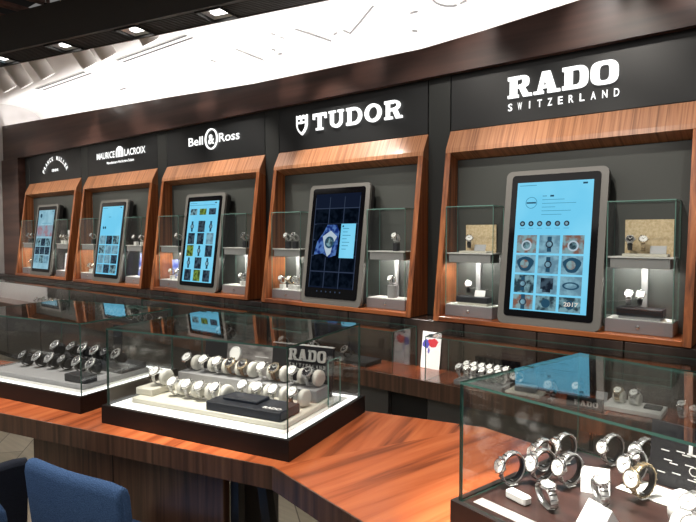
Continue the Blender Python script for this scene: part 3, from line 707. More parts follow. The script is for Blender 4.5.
def stocked_tower(i, side):
    x0, y0, zf, zs = tower(i, side)
    W = .255; near = '%s niche, %s tower' % (bay_names[i], 'left' if side < 0 else 'right'); g = 'watches in the niche towers'
    kw = dict(ry=.020, rz=.026, dr=.0175); full = i < 2
    def w(var, x, z, lvl, pos, stand='block_dark', y=.052, tilt=58):
        h = {'block_dark': .045, 'block_white': .030, 'block_grey': .070}[stand]
        cushion(stand, (x0+x, y0+y, z), 0, 'small watch stand, %s, %s shelf, %s' % (near, lvl, pos), 'stands in the niche towers')
        watch(var, (x0+x, y0+y, z+h+.027), 0, tilt, '%s, %s shelf, %s' % (near, lvl, pos), g, full, **kw)
    if i == 0:
        def card(nm, x, z, w_, h_, mt, lab, y=.098, rx=-6):
            small(nm, 'display card', lab, [((-w_/2, -.002, 0), (w_/2, .002, h_), mt)], (x0+x, y0+y, z), 0, R(rx))
        if side < 0:
            card('backdrop_card', .140, zs, .165, .140, 'gold_card', 'gold backdrop card on upper shelf of nearest niche, left tower', .112, 0)
            small('watch_tray', 'tray', 'flat ivory watch tray on upper shelf, nearest niche, left tower', [((-.075, -.032, 0), (.075, .032, .010), 'ivory', .002)], (x0+.135, y0+.060, zs))
            watch('blackstrap', (x0+.100, y0+.062, zs+.052), 25, 55, 'alone on upper shelf, nearest niche, left tower', g, True, rz=.034, ry=.025, dr=.0190)
            card('price_card', .160, zs+.0105, .060, .032, 'price_card', 'small grey price card beside watch, nearest niche, left tower, upper shelf', .055, -20)
            small('watch_tray', 'tray', 'black tray block with pale foot on lower shelf, nearest niche, left tower', [((-.085, -.036, .012), (.085, .036, .042), 'tray_black', .003), ((-.080, -.033, 0), (.080, .033, .0119), 'ivory', .002)], (x0+.135, y0+.058, zf))
            watch('blackstrap', (x0+.100, y0+.060, zf+.085), 25, 55, 'alone on the black tray, nearest niche, left tower, lower shelf', g, True, rz=.034, ry=.025, dr=.0190)
            card('price_card', .165, zf+.0425, .055, .032, 'print_white', 'small white price card on the black tray, nearest niche, left tower', .05, -20)
        else:
            card('backdrop_card', .140, zs, .185, .155, 'gold_card', 'gold textured backdrop card on upper shelf of nearest niche, right tower', .112, 0)
            small('watch_tray', 'tray', 'flat ivory watch tray on upper shelf, nearest niche, right tower', [((-.085, -.032, 0), (.085, .032, .012), 'ivory', .002)], (x0+.140, y0+.060, zs))
            for k, (x, v) in enumerate([(.078, 'blacksteel'), (.128, 'gold')]): watch(v, (x0+x, y0+.062, zs+.052), 12, 55, '%s of the pair on the upper shelf of nearest niche, right tower' % ['left', 'right'][k], g, True, rz=.034, ry=.024, dr=.0185)
            card('price_card', .185, zs+.0125, .060, .034, 'price_card', 'small grey price card beside the pair, nearest niche, right tower, upper shelf', .055, -20)
            small('watch_tray', 'tray', 'black tray block with grey foot on lower shelf, nearest niche, right tower', [((-.088, -.040, .012), (.088, .036, .046), 'tray_black', .003), ((-.080, -.036, 0), (.080, .033, .0119), 'tray_grey', .002)], (x0+.128, y0+.056, zf))
            for k, (x, v) in enumerate([(.078, 'silver'), (.122, 'blackstrap')]): watch(v, (x0+x, y0+.058, zf+.084), 12, 55, '%s of the pair on the black tray, nearest niche, right tower' % ['left', 'right'][k], g, True, rz=.032, ry=.024, dr=.0190)
        return
    P = {(1, -1): ([('silver', .10), ('steelblack', .165)], [('silver', .05), ('gold', .125), ('steelblack', .175)]),
         (1, 1): ([('silver', .165)], [('silver', .14)]),
         (2, -1): ([('silver', .19)], [('gold', .10), ('silver', .19)]),
         (2, 1): ([('steelblack', .19)], [('silver', .16), ('steelblack', .21)]),
         (3, -1): ([('silver', .15)], [('steelblack', .10), ('gold', .17)]),
         (3, 1): ([('blackstrap', .09), ('silver', .19)], [('silver', .19)]),
         (4, -1): ([('steelblack', .08), ('silver', .17)], [('gold', .13)]),
         (4, 1): ([('gold', .06), ('silver', .12), ('steelblack', .19)], [('gold', .19), ('silver', .22)])}[(i, side)]
    for lvl, z, lst in (('upper', zs, P[0]), ('lower', zf, P[1])):
        for k, (v, x) in enumerate(lst):
            st = 'block_dark'
            if (i, side, lvl) in ((3, 1, 'upper'), (4, 1, 'upper')): st = 'block_white'
            if (i, side, lvl) == (1, 1, 'lower'): st = 'block_grey'
            if lvl == 'lower' and (i, side) != (1, 1): st = 'block_white'
            w(v, x, z, lvl, 'alone' if len(lst) == 1 else ORD[k]+' from left', st)
    if (i, side) == (3, 1):
        small('graphic_card', 'display card', 'blue curved graphic card standing in the right tower of second farthest niche', [((-.028, -.002, 0), (.028, .002, .19), 'blue_graphic')], (x0+.085, y0+.085, zf), 0, R(-8))
    if (i, side) == (2, -1):
        small('graphic_card', 'display card', 'lilac graphic card low in the left tower of the middle niche', [((-.05, -.002, 0), (.05, .002, .15), 'blue_graphic')], (x0+.07, y0+.108, zf), 0, 0)
    if (i, side) == (4, 1):
        small('graphic_card', 'display card', 'white card standing on the lower shelf of the leftmost niche', [((-.055, -.002, 0), (.055, .002, .16), 'card')], (x0+.075, y0+.075, zf), 0, R(-6))
        small('graphic_card', 'display card', 'white card standing on the upper shelf of the leftmost niche', [((-.050, -.002, 0), (.050, .002, .13), 'card')], (x0+.08, y0+.108, zs), 0, 0)
for i in range(5):
    make_niche(i); kiosk(i); stocked_tower(i, -1); stocked_tower(i, 1)

# ------------------------------------------------------------------ ledge under the niches, with its cabinets
LZ = .82
t = thing('display_ledge', 'long reddish wood ledge running under all the wall niches', 'counter', (-2.9, 2.38, LZ))
o_ = lambda x, y, z: (x+2.9, y-2.38, z-LZ)
mb = MB(); mb.box(o_(-7.0, 2.262, LZ-.004), o_(1.3, 2.503, LZ), 'ledge_wood'); mb.box(o_(-7.0, 2.262, LZ-.030), o_(1.3, 2.503, LZ-.0041), 'wood_x'); mb.obj('top', t)
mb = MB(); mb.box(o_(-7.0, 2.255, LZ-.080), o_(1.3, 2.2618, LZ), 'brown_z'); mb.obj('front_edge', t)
x = -7.0; n = 0
mb0 = None
cabs = []
while x < 1.2:
    open_ = abs(x-(-1.72)) < .2 and n > 3
    cabs.append((x, .62)); x += .62; n += 1
for j, (cx, cw) in enumerate([(-6.95+.75*k, .74) for k in range(6)]+[(-2.44, .86), (-1.575, .205), (-1.365, .74), (-.62, .74), (.13, .74)]):
    blk = abs(cw-.205) < .01
    if j == 8: pass
    lab = 'black open bay between the grey cabinets under the ledge' if blk else ('grey cabinet just left of the black gap under the ledge' if j == 6 else 'grey cabinet just right of the black gap under the ledge' if j == 8 else 'plain grey cabinet under the wall ledge')
    t = thing('base_cabinet', lab, 'cabinet', (cx+cw/2, 2.40, GF), 0, 'cabinets under the ledge' if not blk else None)
    mb = MB(); mb.box((-cw/2+.002, -.08, .06), (cw/2-.002, .10, LZ-.082-GF), 'cab_black' if blk else 'cab_grey'); mb.box((-cw/2+.01, -.05, 0), (cw/2-.01, .10, .06), 'cab_black'); mb.obj('body', t)
    if not blk:
        mb = MB(); mb.box((-cw/2+.004, -.098, .065), (cw/2-.004, -.0805, LZ-.086-GF), 'cab_grey', bev=.003); mb.obj('door', t)

# ------------------------------------------------------------------ glass cases
def glass_case(name, label, x0, y0, z0, W, D, bh, gh, ang, parts=None, base='case_base', floor='white', led=True, g=.006, inset=.012, edge='edge'):
    t = thing(name, label, 'display case', (x0, y0, z0), R(ang), parts)
    i_ = inset
    if bh > 0:
        mb = MB(); mb.box((0, 0, 0), (W, .014, bh), base); mb.box((0, D-.014, 0), (W, D, bh), base); mb.box((0, .014, 0), (.014, D-.014, bh), base); mb.box((W-.014, .014, 0), (W, D-.014, bh), base)
        mb.box((.0145, .0145, 0), (W-.0145, D-.0145, bh-.012), base); mb.obj('base', t)
        mb = MB(); mb.box((.0146, .0146, bh-.0119), (W-.0146, D-.0146, bh-.004), floor); mb.obj('floor_plate', t)
        if led:
            a, b = .024, .046; zz = bh-.0038
            mb = MB(); mb.box((a, a, zz), (W-a, b, zz+.003), 'led'); mb.box((a, D-b, zz), (W-a, D-a, zz+.003), 'led'); mb.box((a, b+.001, zz), (b, D-b-.001, zz+.003), 'led'); mb.box((W-b, b+.001, zz), (W-a, D-b-.001, zz+.003), 'led')  # LED ring widened into a glowing band imitating the strongly lit floor
            mb.obj('led_strip', t)
    zb = bh-.004 if bh > 0 else 0; zt = bh+gh
    if bh > 0: i_ = .015; zb = bh-.0035
    for nm, a, b, ax in (('glass_front', (i_, i_, zb), (W-i_, i_+g, zt-g), 1), ('glass_back', (i_, D-i_-g, zb), (W-i_, D-i_, zt-g), 1),
                         ('glass_left', (i_, i_+g+.0004, zb), (i_+g, D-i_-g-.0004, zt-g), 0), ('glass_right', (W-i_-g, i_+g+.0004, zb), (W-i_, D-i_-g-.0004, zt-g), 0),
                         ('glass_top', (i_, i_, zt-g+.0003), (W-i_, D-i_, zt+.0003), 2)):
        mb = MB(); mb.pane(a, b, ax, 'clear', edge); mb.obj(nm, t)
    return t
TZ = .76
A1, A2, A3 = 12.0, 12.0, -13.3
C1 = (-3.128, .941); C2 = (-2.127, 1.118); C3 = (-.676, 1.261)
CW, CD, BH, GH = .865, .585, .070, .302
_a = now()
glass_case('glass_display_case', 'glass case with black watches, at the left end of the counter', *C1, TZ, .85, .560, BH, GH, A1, 'glass cases on the counter')
glass_case('glass_display_case', 'glass case with two rows of pale watches, centre of the counter', *C2, TZ, CW, CD, BH, GH, A2, 'glass cases on the counter')
glass_case('glass_display_case', 'nearest glass case, at the right, with bright ring-mounted watches', *C3, TZ, CW, CD, BH, GH, A3, 'glass cases on the counter', floor='brown_floor', led=False)
COUNTER += list(now()-_a)
t = glass_case('ledge_glass_case', 'low glass case on the wall ledge right of the white card', -1.352, 2.264, LZ+.0005, 2.1, .225, 0, .207, 0, 'glass cases on the ledge', g=.0035, inset=0)
for k, (xa, xb, lab) in enumerate([(-2.60, -1.535, 'low glass case on the wall ledge just left of the white card'), (-3.70, -2.61, 'low glass case on the wall ledge below the ringed ampersand niche'),
                                   (-4.80, -3.71, 'low glass case on the wall ledge below the arch emblem niche'), (-6.95, -4.81, 'low glass case at the far left end of the wall ledge')]):
    glass_case('ledge_glass_case', lab, xa, 2.264, LZ+.0005, xb-xa, .225, 0, .207, 0, 'glass cases on the ledge', g=.0035, inset=0)

def L2W(o, ang, u, v, z): p = frame((o[0], o[1], 0), ang) @ Vector((u, v, z)); return (p.x, p.y, p.z)

# ---- centre case contents
_a = now()
FZ = TZ+BH-.0035
def tray(name, o, ang, u0, v0, u1, v1, z0, z1, mt, label, cat='tray', bev=.003):
    mb = MB(); cx, cy = (u0+u1)/2, (v0+v1)/2
    mb.box((u0-cx, v0-cy, 0), (u1-cx, v1-cy, z1-z0), mt, bev=bev); return tag(mb.obj(name, None, L2W(o, ang, cx, cy, z0), (0, 0, R(ang))), label, cat)
tray('display_platform', C2, A2, .065, .090, .790, .455, FZ, FZ+.020, 'ivory', 'wide ivory display platform lying in the centre glass case')
tray('display_riser', C2, A2, .045, .130, .135, .260, FZ+.0202, FZ+.048, 'ivory', 'square ivory step at the left end of the centre case platform')
tray('display_riser', C2, A2, .070, .345, .770, .445, FZ+.0202, FZ+.070, 'tray_grey', 'long pale riser under the back row of watches, centre case')
t = thing('branded_tray', 'black watch tray with small white lettering, front of the centre case', 'tray', L2W(C2, A2, .605, .155, FZ+.0203), R(A2))
mb = MB(); mb.box((-.165, -.060, 0), (.165, .070, .034), 'tray_black', bev=.003); mb.box((-.12, -.02, .0341), (.04, .06, .046), 'tray_black', bev=.003); mb.obj('tray_body', t)
mb = MB(); put_text(mb, 'RADO', .110, 0, .075, .018, 0, 'print_white', .04, Matrix.Translation((0, -.036, .0345)) @ Matrix.Rotation(R(-90), 4, 'X')); mb.obj('lettering', t)
gc = 'watch cushions in the centre glass case'; gw = 'watches in the centre glass case'
row1 = [(.100, .205, .0482, 'white'), (.205, .195, .0202, 'white'), (.280, .195, .0202, 'silver'), (.345, .195, .0202, 'white'), (.412, .205, .0202, 'white'),
        (.485, .285, .0202, 'white'), (.555, .285, .0202, 'silver'), (.630, .285, .0202, 'white'), (.715, .285, .0202, 'blackstrap')]
for k, (u, v, dz, var) in enumerate(row1):
    z = FZ+dz+.0345; P = L2W(C2, A2, u, v, z)
    watch(var, P, A2-8, 42, '%s from left in the centre case front row' % ORD[k], gw, True, ry=.030, rz=.033, dr=.0245)
    cushion('bead', L2W(C2, A2, u+.034, v+.006, z), A2-8, 'pale curved cushion, %s from left, centre case front row' % ORD[k], gc)
row2 = [(.100, 'blackstrap'), (.192, 'silver'), (.268, 'silver'), (.338, 'brown'), (.402, 'brown'), (.498, 'silver'), (.560, 'brown'), (.645, 'white'), (.715, 'steelblack')]
for k, (u, var) in enumerate(row2):
    z = FZ+.0702+.0345; P = L2W(C2, A2, u, .395, z)
    watch(var, P, A2-8, 42, '%s from left in the centre case back row' % ORD[k], gw, True, ry=.030, rz=.033, dr=.0245)
    cushion('bead', L2W(C2, A2, u+.034, .400, z), A2-8, 'pale curved cushion, %s from left, centre case back row' % ORD[k], gc)
t = thing('backdrop_panel', 'long black backdrop with raised lettering, standing in the centre case', 'display board', L2W(C2, A2, .095, .480, FZ), R(A2))
mb = MB(); Tt = Matrix.Rotation(R(-7), 4, 'X'); mb.box((0, 0, 0), (.125, .012, .185), 'tray_black', Tt); mb.box((.37, 0, 0), (.665, .012, .205), 'tray_black', Tt); mb.box((.37, -.0005, .2051), (.665, .0125, .210), 'print_white', Tt); mb.obj('board', t)
mb = MB(); mb.box((.1255, .001, 0), (.3695, .011, .185), 'graphic', Tt)
for q in range(3): mb.box((.28, -.0005, .135-.02*q), (.35, .0009, .139-.02*q), 'print_white', Tt)
mb.obj('graphic', t)
slab_word(t, 'RADO', .455, .635, .142, .190, 0, .006, 'silver_print', 3.2, .09, .30, Tt)
mb = MB()
for j, ch in enumerate('SWITZERLAND'): put_text(mb, ch, .462+j*.0165, .116, .010 if ch != 'I' else .003, .014, -.002, 'silver_print', .01, Tt)
mb.obj('subtitle', t)
t = thing('round_display_watch', 'large round pale display disc standing upright behind the back row, centre case', 'watch', L2W(C2, A2, .310, .450, FZ+.0), R(A2))
mb = MB(); mb.lathe([(.030, 0), (.033, .003), (.033, .009), (.030, .012)], 28, 'steel', Matrix.Translation((0, 0, .150)) @ Matrix.Rotation(R(78), 4, 'X'), cap=True); mb.obj('bezel', t)
mb = MB(); mb.lathe([(.027, .0121), (.027, .013)], 28, 'dial_white', Matrix.Translation((0, 0, .150)) @ Matrix.Rotation(R(78), 4, 'X'), smooth=False); mb.obj('dial', t)
mb = MB(); mb.box((-.006, .0, 0), (.006, .006, .125), 'acrylic'); mb.obj('stem', t)
mb = MB()
pts = [(0, 0), (.0, .16)]
mb.pane((0, 0, 0), (.006, .10, .18), 0, 'clear', 'edge_light'); tag(mb.obj('acrylic_divider', None, L2W(C2, A2, .800, .380, FZ), (0, 0, R(A2))), 'clear acrylic upright at the right end of the centre case', 'divider')

# ---- left case contents: black watches
gc = 'cushions in the left glass case'; gw = 'watches in the left glass case'
tray('display_platform', C1, A1, .10, .085, .76, .46, FZ, FZ+.022, 'tray_grey', 'wide grey display platform lying in the left glass case')
tray('display_riser', C1, A1, .16, .30, .75, .455, FZ+.0222, FZ+.050, 'tray_black', 'black riser under the back row of black watches, left case')
tray('watch_tray', C1, A1, .62, .10, .755, .165, FZ+.0222, FZ+.055, 'tray_black', 'small black flat tray at the front right of the left case')
tray('watch_tray', C1, A1, .36, .40, .62, .452, FZ+.0502, FZ+.052, 'white', 'pale plate on the riser behind the left case watches')
L1 = [(.20, .215, 0), (.285, .230, 0), (.37, .235, 0), (.455, .240, 0), (.55, .245, 0), (.24, .36, 1), (.35, .37, 1), (.44, .365, 1), (.53, .36, 1), (.61, .355, 1), (.69, .35, 1), (.65, .24, 0)]
for k, (u, v, up) in enumerate(L1):
    z = FZ+(.0502 if up else .0222)+.034; k2 = k if k < 5 else (5 if k == 11 else k-5)
    big = dict(ry=.031, rz=.033, dr=.026) if k != 6 else dict(ry=.031, rz=.033, dr=.030)
    rn = 'back' if up else 'front'
    watch('blacksteel' if k % 3 else 'black', L2W(C1, A1, u, v, z), A1-8, 46, '%s from left in the left case %s row' % (ORD[k2], rn), gw, True, **big)
    c = cushion('dark', L2W(C1, A1, u, v, z-.010 if False else z), A1-8, 'dark round cushion, %s from left, left case %s row' % (ORD[k2], rn), gc)
mb = MB(); mb.box((0, 0, 0), (.055, .008, .21), 'tray_black'); tag(mb.obj('backdrop_panel', None, L2W(C1, A1, .50, .475, FZ), (0, 0, R(A1))), 'narrow black upright panel at the back of the left case', 'display board')

# ---- nearest case contents: rings
F3 = FZ+.0001
gc = 'ring stands in the nearest glass case'; gw = 'watches in the nearest glass case'
mb = MB(); mb.box((0, 0, 0), (.55, .007, .003), 'white'); 
tray('lining_strip', C3, A3, .040, .040, .60, .075, F3, F3+.002, 'white', 'white strip along the front left floor of the nearest case', 'tray', .0005)
tray('display_plinth', C3, A3, .22, .40, .52, .50, F3, F3+.002, 'white', 'white plate between the ring watches, nearest case')
rings = [(.072, .150, 'silver', .0, 'small silver watch at far left'), (.070, .300, 'silver', 0, ''), (.112, .232, 'silver', 0, ''), (.082, .390, 'silver', 0, ''), (.172, .265, 'silver', 0, ''),
         (.172, .490, 'silver', 0, ''), (.270, .420, 'silver', 0, ''), (.325, .345, 'gold', 0, ''), (.245, .535, 'silver', 0, '')]
whr = ['front left corner', 'behind the front left one', 'front row centre left', 'back left', 'front row centre', 'back centre', 'middle of the right group', 'front of the right group', 'back right']
for k, (u, v, var, _, _) in enumerate(rings):
    s = .86 if k in (0, 5) else 1.0; dr = .0205 if k in (0, 1, 5) else .0250
    z = F3+.0396+.003
    watch(var, L2W(C3, A3, u-.030, v+.045, F3+.0500), A3-16, 76, 'on its ring, %s of nearest case' % whr[k], gw, True, ry=.0425, rz=.038, dr=dr)
    cushion('ring', L2W(C3, A3, u-.030, v+.045, F3+.0430), A3-16, 'clear ring stand, %s of nearest case' % whr[k], gc)
for k, (u, v, r_) in enumerate([(.165, .165, 62), (.235, .290, 48)]):
    mb = watch('silver', L2W(C3, A3, u, v, F3+.0275), A3+r_, 10, 'lying low between the rings, %s of nearest case' % ['front', 'middle'][k], gw, True, ry=.040, rz=.026, dr=.020)
small('price_block', 'display card', 'white wedge price block at the front left of nearest case', [((-.032, -.014, 0), (.032, .014, .022), 'white', .004)], L2W(C3, A3, .105, .135, F3), A3-6)
for k, (u, v, r_) in enumerate([(.185, .360, 30), (.30, .170, -18)]):
    mb = MB(); mb.prism([(-.040, 0), (.040, 0), (.0, .055)], 0, -.035, .035, 'card'); tag(mb.obj('tent_card', None, L2W(C3, A3, u, v, F3), (0, 0, R(A3+r_))), ['white folded tent card in the middle of nearest case', 'white folded tent card at the front of nearest case'][k], 'display card')
for k, (u, v) in enumerate([(.435, .335), (.480, .230)]):
    mb = MB(); P = [(.018, -.045), (.034, -.045), (.040, -.036), (.040, .036), (.034, .045), (.018, .045)]
    mb.lathe(P, 24, 'white', Matrix.Rotation(R(90), 4, 'Y')); tag(mb.obj('watch_cushion', None, L2W(C3, A3, u, v, F3+.040), (0, 0, R(A3))), ['large white roll cushion at the right of nearest case, rear', 'large white roll cushion at the right of nearest case, front'][k], 'watch stand')
    watch('silver', L2W(C3, A3, u, v, F3+.0430), A3, 50, 'on a white roll at the right of nearest case, %s' % ['rear', 'front'][k], gw, True, ry=.0425, rz=.0425, dr=.021)
t = thing('backdrop_panel', 'black backdrop with white lettering and sketches at back of nearest case', 'display board', L2W(C3, A3, .255, .515, FZ), R(A3))
mb = MB(); Tt = Matrix.Rotation(R(-3), 4, 'X'); mb.box((0, 0, 0), (.50, .008, .170), 'tray_black', Tt); mb.obj('board', t)
slab_word(t, 'LO', .092, .165, .100, .130, 0, .003, 'print_white', 2.0, .12, .24, Tt)
mb = MB()
for k in range(14):
    x, z = .02+.030*(k % 5)+.008*(k % 3), .035+.030*(k//5); mb.box((x, -.0012, z), (x+.020, -.0002, z+.0025), 'print_white', Tt @ Matrix.Translation((0, 0, .006*(k % 2))))
for p in ringpolys(.11, .06, .012, .012, .002, .002): mb.prism(p, 1, -.0012, -.0002, 'print_white', Tt)
mb.obj('sketches', t)

COUNTER += list(now()-_a)
# ---- ledge case contents
gl = 'bead watches in the right ledge case'
def lt(x0, x1, y0, y1, h, mt, lab, z=LZ+.006, nm='watch_tray'):
    mb = MB(); mb.box((-(x1-x0)/2, -(y1-y0)/2, 0), ((x1-x0)/2, (y1-y0)/2, h), mt, bev=.002); return tag(mb.obj(nm, None, ((x0+x1)/2, (y0+y1)/2, z)), lab, 'tray')
LB = LZ+.001
lt(-1.215, -.985, 2.285, 2.455, .022, 'tray_grey', 'dark grey tray carrying the white bead watches, right ledge case', LB)
for r_ in range(2):
    for k in range(6):
        x = -1.195+k*.038; y = 2.325+r_*.075; z = LB+.0222+.0325+r_*.0
        watch('white' if (k+r_) % 2 else 'silver', (x, y, z), -12, 40, '%s bead from left, %s row, grey ledge tray' % (ORD[k], ['front', 'back'][r_]), gl, False, ry=.024, rz=.031, dr=.0165)
mb = MB(); mb.box((0, 0, 0), (.22, .006, .10), 'black_glass'); tag(mb.obj('backdrop_panel', None, (-1.20, 2.470, LB)), 'low black glossy panel behind the bead watches on the ledge', 'display board')
lt(-1.06+.08, -.83, 2.30, 2.40, .008, 'ivory', 'flat ivory tray beside the bead watches, right ledge case', LB)
small('folded_card', 'display card', 'dark grey folded card lying on the flat ivory ledge tray', [((-.045, -.02, 0), (.045, .02, .026), 'tray_grey', .004)], (-.905, 2.35, LB+.0082), 10)
watch('white', (-.975, 2.43, LB+.043), -10, 75, 'standing tall at the right end of the bead watches', 'single watches in the right ledge case', True, ry=.022, rz=.034, dr=.018)
cushion('ring', (-.975, 2.43, LB+.0396), -10, 'ring stand at the right end of the bead watches', 'ring stands in the right ledge case')
watch('silver', (-.79, 2.33, LB+.043), -10, 55, 'standing alone in the right ledge case', 'single watches in the right ledge case', True, ry=.026, rz=.034, dr=.021)
cushion('ring', (-.79, 2.33, LB+.0396), -10, 'ring stand alone in the middle of the right ledge case', 'ring stands in the right ledge case')
watch('blackstrap', (-.70, 2.40, LB+.043), -10, 60, 'behind the black lettered block on the ledge', 'single watches in the right ledge case', True, ry=.024, rz=.034, dr=.018)
cushion('ring', (-.70, 2.40, LB+.0396), -10, 'ring stand behind the black lettered block', 'ring stands in the right ledge case')
t = thing('brand_block', 'small black block with silver lettering in the right ledge case', 'sign', (-.640, 2.295, LB))
mb = MB(); mb.box((-.075, -.012, 0), (.060, .012, .040), 'tray_black', bev=.002); mb.obj('block', t)
slab_word(t, 'RADO', -.045, .045, .010, .030, -.0121, .001, 'silver_print', 3.0, .09, .3)
small('price_card', 'display card', 'small pale price card leaning beside the lettered block, ledge', [((-.022, -.001, 0), (.022, .001, .045), 'price_card')], (-.615, 2.40, LB), 0, R(-10))
lt(-.590, -.385, 2.315, 2.445, .018, 'white', 'pale tray with two cushioned watches near the right ledge end', LB)
for k, x in enumerate((-.545, -.488)):
    cushion('ivory', (x, 2.39, LB+.0182+.0240), -10, '%s ivory cushion on the pale ledge tray' % ['left', 'right'][k], 'ivory cushions on the pale ledge tray')
    watch('gold' if k == 0 else 'silver', (x, 2.39, LB+.0182+.0292), -10, 40, '%s of two on the pale ledge tray' % ['left', 'right'][k], 'single watches in the right ledge case', True, ry=.0265, rz=.0268, dr=.017)
small('flat_tray', 'tray', 'dark flat watch pad at the right of the pale ledge tray', [((-.030, -.025, 0), (.030, .025, .008), 'tray_black', .002)], (-.425, 2.385, LB+.0182), 0)
for k, (x, y) in enumerate([(-.33, 2.40), (-.285, 2.36)]):
    watch('silver', (x, y, LB+.028), -10, 30, 'at the right end of the ledge, %s one' % ['rear', 'front'][k], 'single watches in the right ledge case', False, ry=.026, rz=.027, dr=.017)
# left ledge cases: rows of steel watches on dark trays
small('backdrop_board', 'display board', 'white illuminated backdrop panel in the far left ledge case', [((-.66, -.004, 0), (.66, .004, .180), 'card')], (-6.28, 2.44, LB))
gl2 = 'steel watches in the left ledge cases'; nn = 0
vs_ = ['silver', 'steelblack', 'blacksteel', 'silver', 'gold', 'steelblack']
for (a, b, nme) in [(-5.60, -4.90, 'far left'), (-4.70, -3.80, 'second'), (-3.60, -3.35, 'third'), (-2.95, -2.75, 'third'), (-2.45, -1.75, 'fourth')]:
    nme2 = {'far left': 'below the second farthest niche', 'second': 'below the arch emblem niche', 'third': 'below the middle niche', 'fourth': 'below the shield emblem niche'}[nme]
    if b-a > .5: lt(a-.03, b+.03, 2.30, 2.44, .020, 'tray_black', 'long black watch tray on the ledge %s' % nme2, LB)
    elif a < -3.3: lt(a-.03, b+.03, 2.30, 2.44, .020, 'tray_black', 'short black watch tray on the ledge, left part, %s' % nme2, LB)
    else: lt(a-.03, b+.03, 2.30, 2.44, .020, 'tray_black', 'short black watch tray on the ledge, right part, %s' % nme2, LB)
    n = max(2, int((b-a)/.072))
    if nme == 'fourth': n = 3
    for k in range(n):
        for r_ in range(2 if nme in ('far left', 'second') else 1):
            x = a+(b-a)*(k+.5)/n
            watch(vs_[(k+r_*2) % 6], (x, 2.335+r_*.065, LB+.0202+.031+r_*.0), -12, 48, '%s from left of the %s row %s' % (ORD[min(k, 11)], ['front', 'back'][r_], nme2), gl2, False, ry=.026, rz=.030, dr=.021)

# card standing on the ledge
t = thing('brochure_card', 'bright white card with red and blue picture standing on the ledge', 'card', (-1.452, 2.478, LZ+.0008), R(0))
t.rotation_euler = (R(-5), R(2.0), R(4))
mb = MB(); mb.box((-.052, -.001, 0), (.052, .001, .185), 'card'); mb.obj('sheet', t)
mb = MB()
def blob(cx, cz, rx, rz, mt, sd, y):
    random.seed(sd); n = 14; mb.add([(cx+rx*(.75+.4*random.random())*math.cos(2*PI*k/n), y, cz+rz*(.75+.4*random.random())*math.sin(2*PI*k/n)) for k in range(n)], [list(range(n))], mt)
blob(.008, .130, .032, .024, 'card_red', 1, -.0014); blob(-.030, .122, .018, .026, 'card_blue', 2, -.0016); blob(-.005, .168, .016, .008, 'card_grey', 3, -.0016); blob(-.012, .090, .006, .016, 'card_blue', 4, -.0016)
mb.obj('picture', t)

# ------------------------------------------------------------------ consultation counter (two wings)
_a = now()
t = thing('consultation_counter', 'long angled reddish wood counter carrying the three big glass cases', 'counter', (-1.298, 1.243, 0))
P1 = Vector((0, 0)); B1 = Vector((.363, .761))
aL, aR = R(14.2), R(-12.9)
dL = Vector((math.cos(aL), math.sin(aL))); dR = Vector((math.cos(aR), math.sin(aR)))
FL = P1-dL*2.75; FR = P1+dR*2.0
BL = B1-dL*3.05; BRr = B1+dR*1.75
for nm, poly, ang, o in (('top_panel', [FL, P1, B1, BL], aL, 0), ('top_panel', [P1, FR, BRr, B1], aR, 0)):
    T = Matrix.Rotation(-ang, 4, 'Z'); q = [T @ Vector((p.x, p.y, 0)) for p in poly]
    mb = MB(); mb.prism([(p.x, p.y) for p in q], 2, TZ-.028, TZ-.0005, 'wood_y'); ob = mb.obj(nm, t); ob.rotation_euler = (0, 0, ang)
for ang, L, x0 in ((aL, 2.75, -2.75), (aR, 2.0, 0)):
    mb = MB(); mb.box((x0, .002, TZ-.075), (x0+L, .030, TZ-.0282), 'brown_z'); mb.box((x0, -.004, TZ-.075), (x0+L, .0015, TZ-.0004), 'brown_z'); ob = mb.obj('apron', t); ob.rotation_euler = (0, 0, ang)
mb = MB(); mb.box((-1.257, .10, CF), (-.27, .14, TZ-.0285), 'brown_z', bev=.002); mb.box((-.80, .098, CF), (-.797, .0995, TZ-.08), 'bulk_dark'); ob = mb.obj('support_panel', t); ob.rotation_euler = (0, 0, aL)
mb = MB(); mb.box((-.40, .32, CF), (-.20, .36, TZ-.0285), 'cab_grey', bev=.002); ob = mb.obj('grey_side_panel', t); ob.rotation_euler = (0, 0, aL)
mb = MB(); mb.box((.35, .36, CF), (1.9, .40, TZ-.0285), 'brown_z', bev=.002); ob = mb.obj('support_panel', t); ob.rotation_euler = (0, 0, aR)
for (u0, u1) in ((-.262, -.262), (-.165, -.110)):
    mb = MB(); k = (u0-u1)/.45; zl = CF; ub = u0-(u1-u0)*(-1)*0
    mb.prism([(u1-(u1-u0)*0+(TZ-.03-zl)*(u1-u0)/.35-(u1-u0), zl), (u1+.035+(TZ-.03-zl)*(u1-u0)/.35-(u1-u0), zl), (u0+.035, TZ-.03), (u0, TZ-.03)], 1, .13, .17, 'black_metal'); ob = mb.obj('leg', t); ob.rotation_euler = (0, 0, aL)

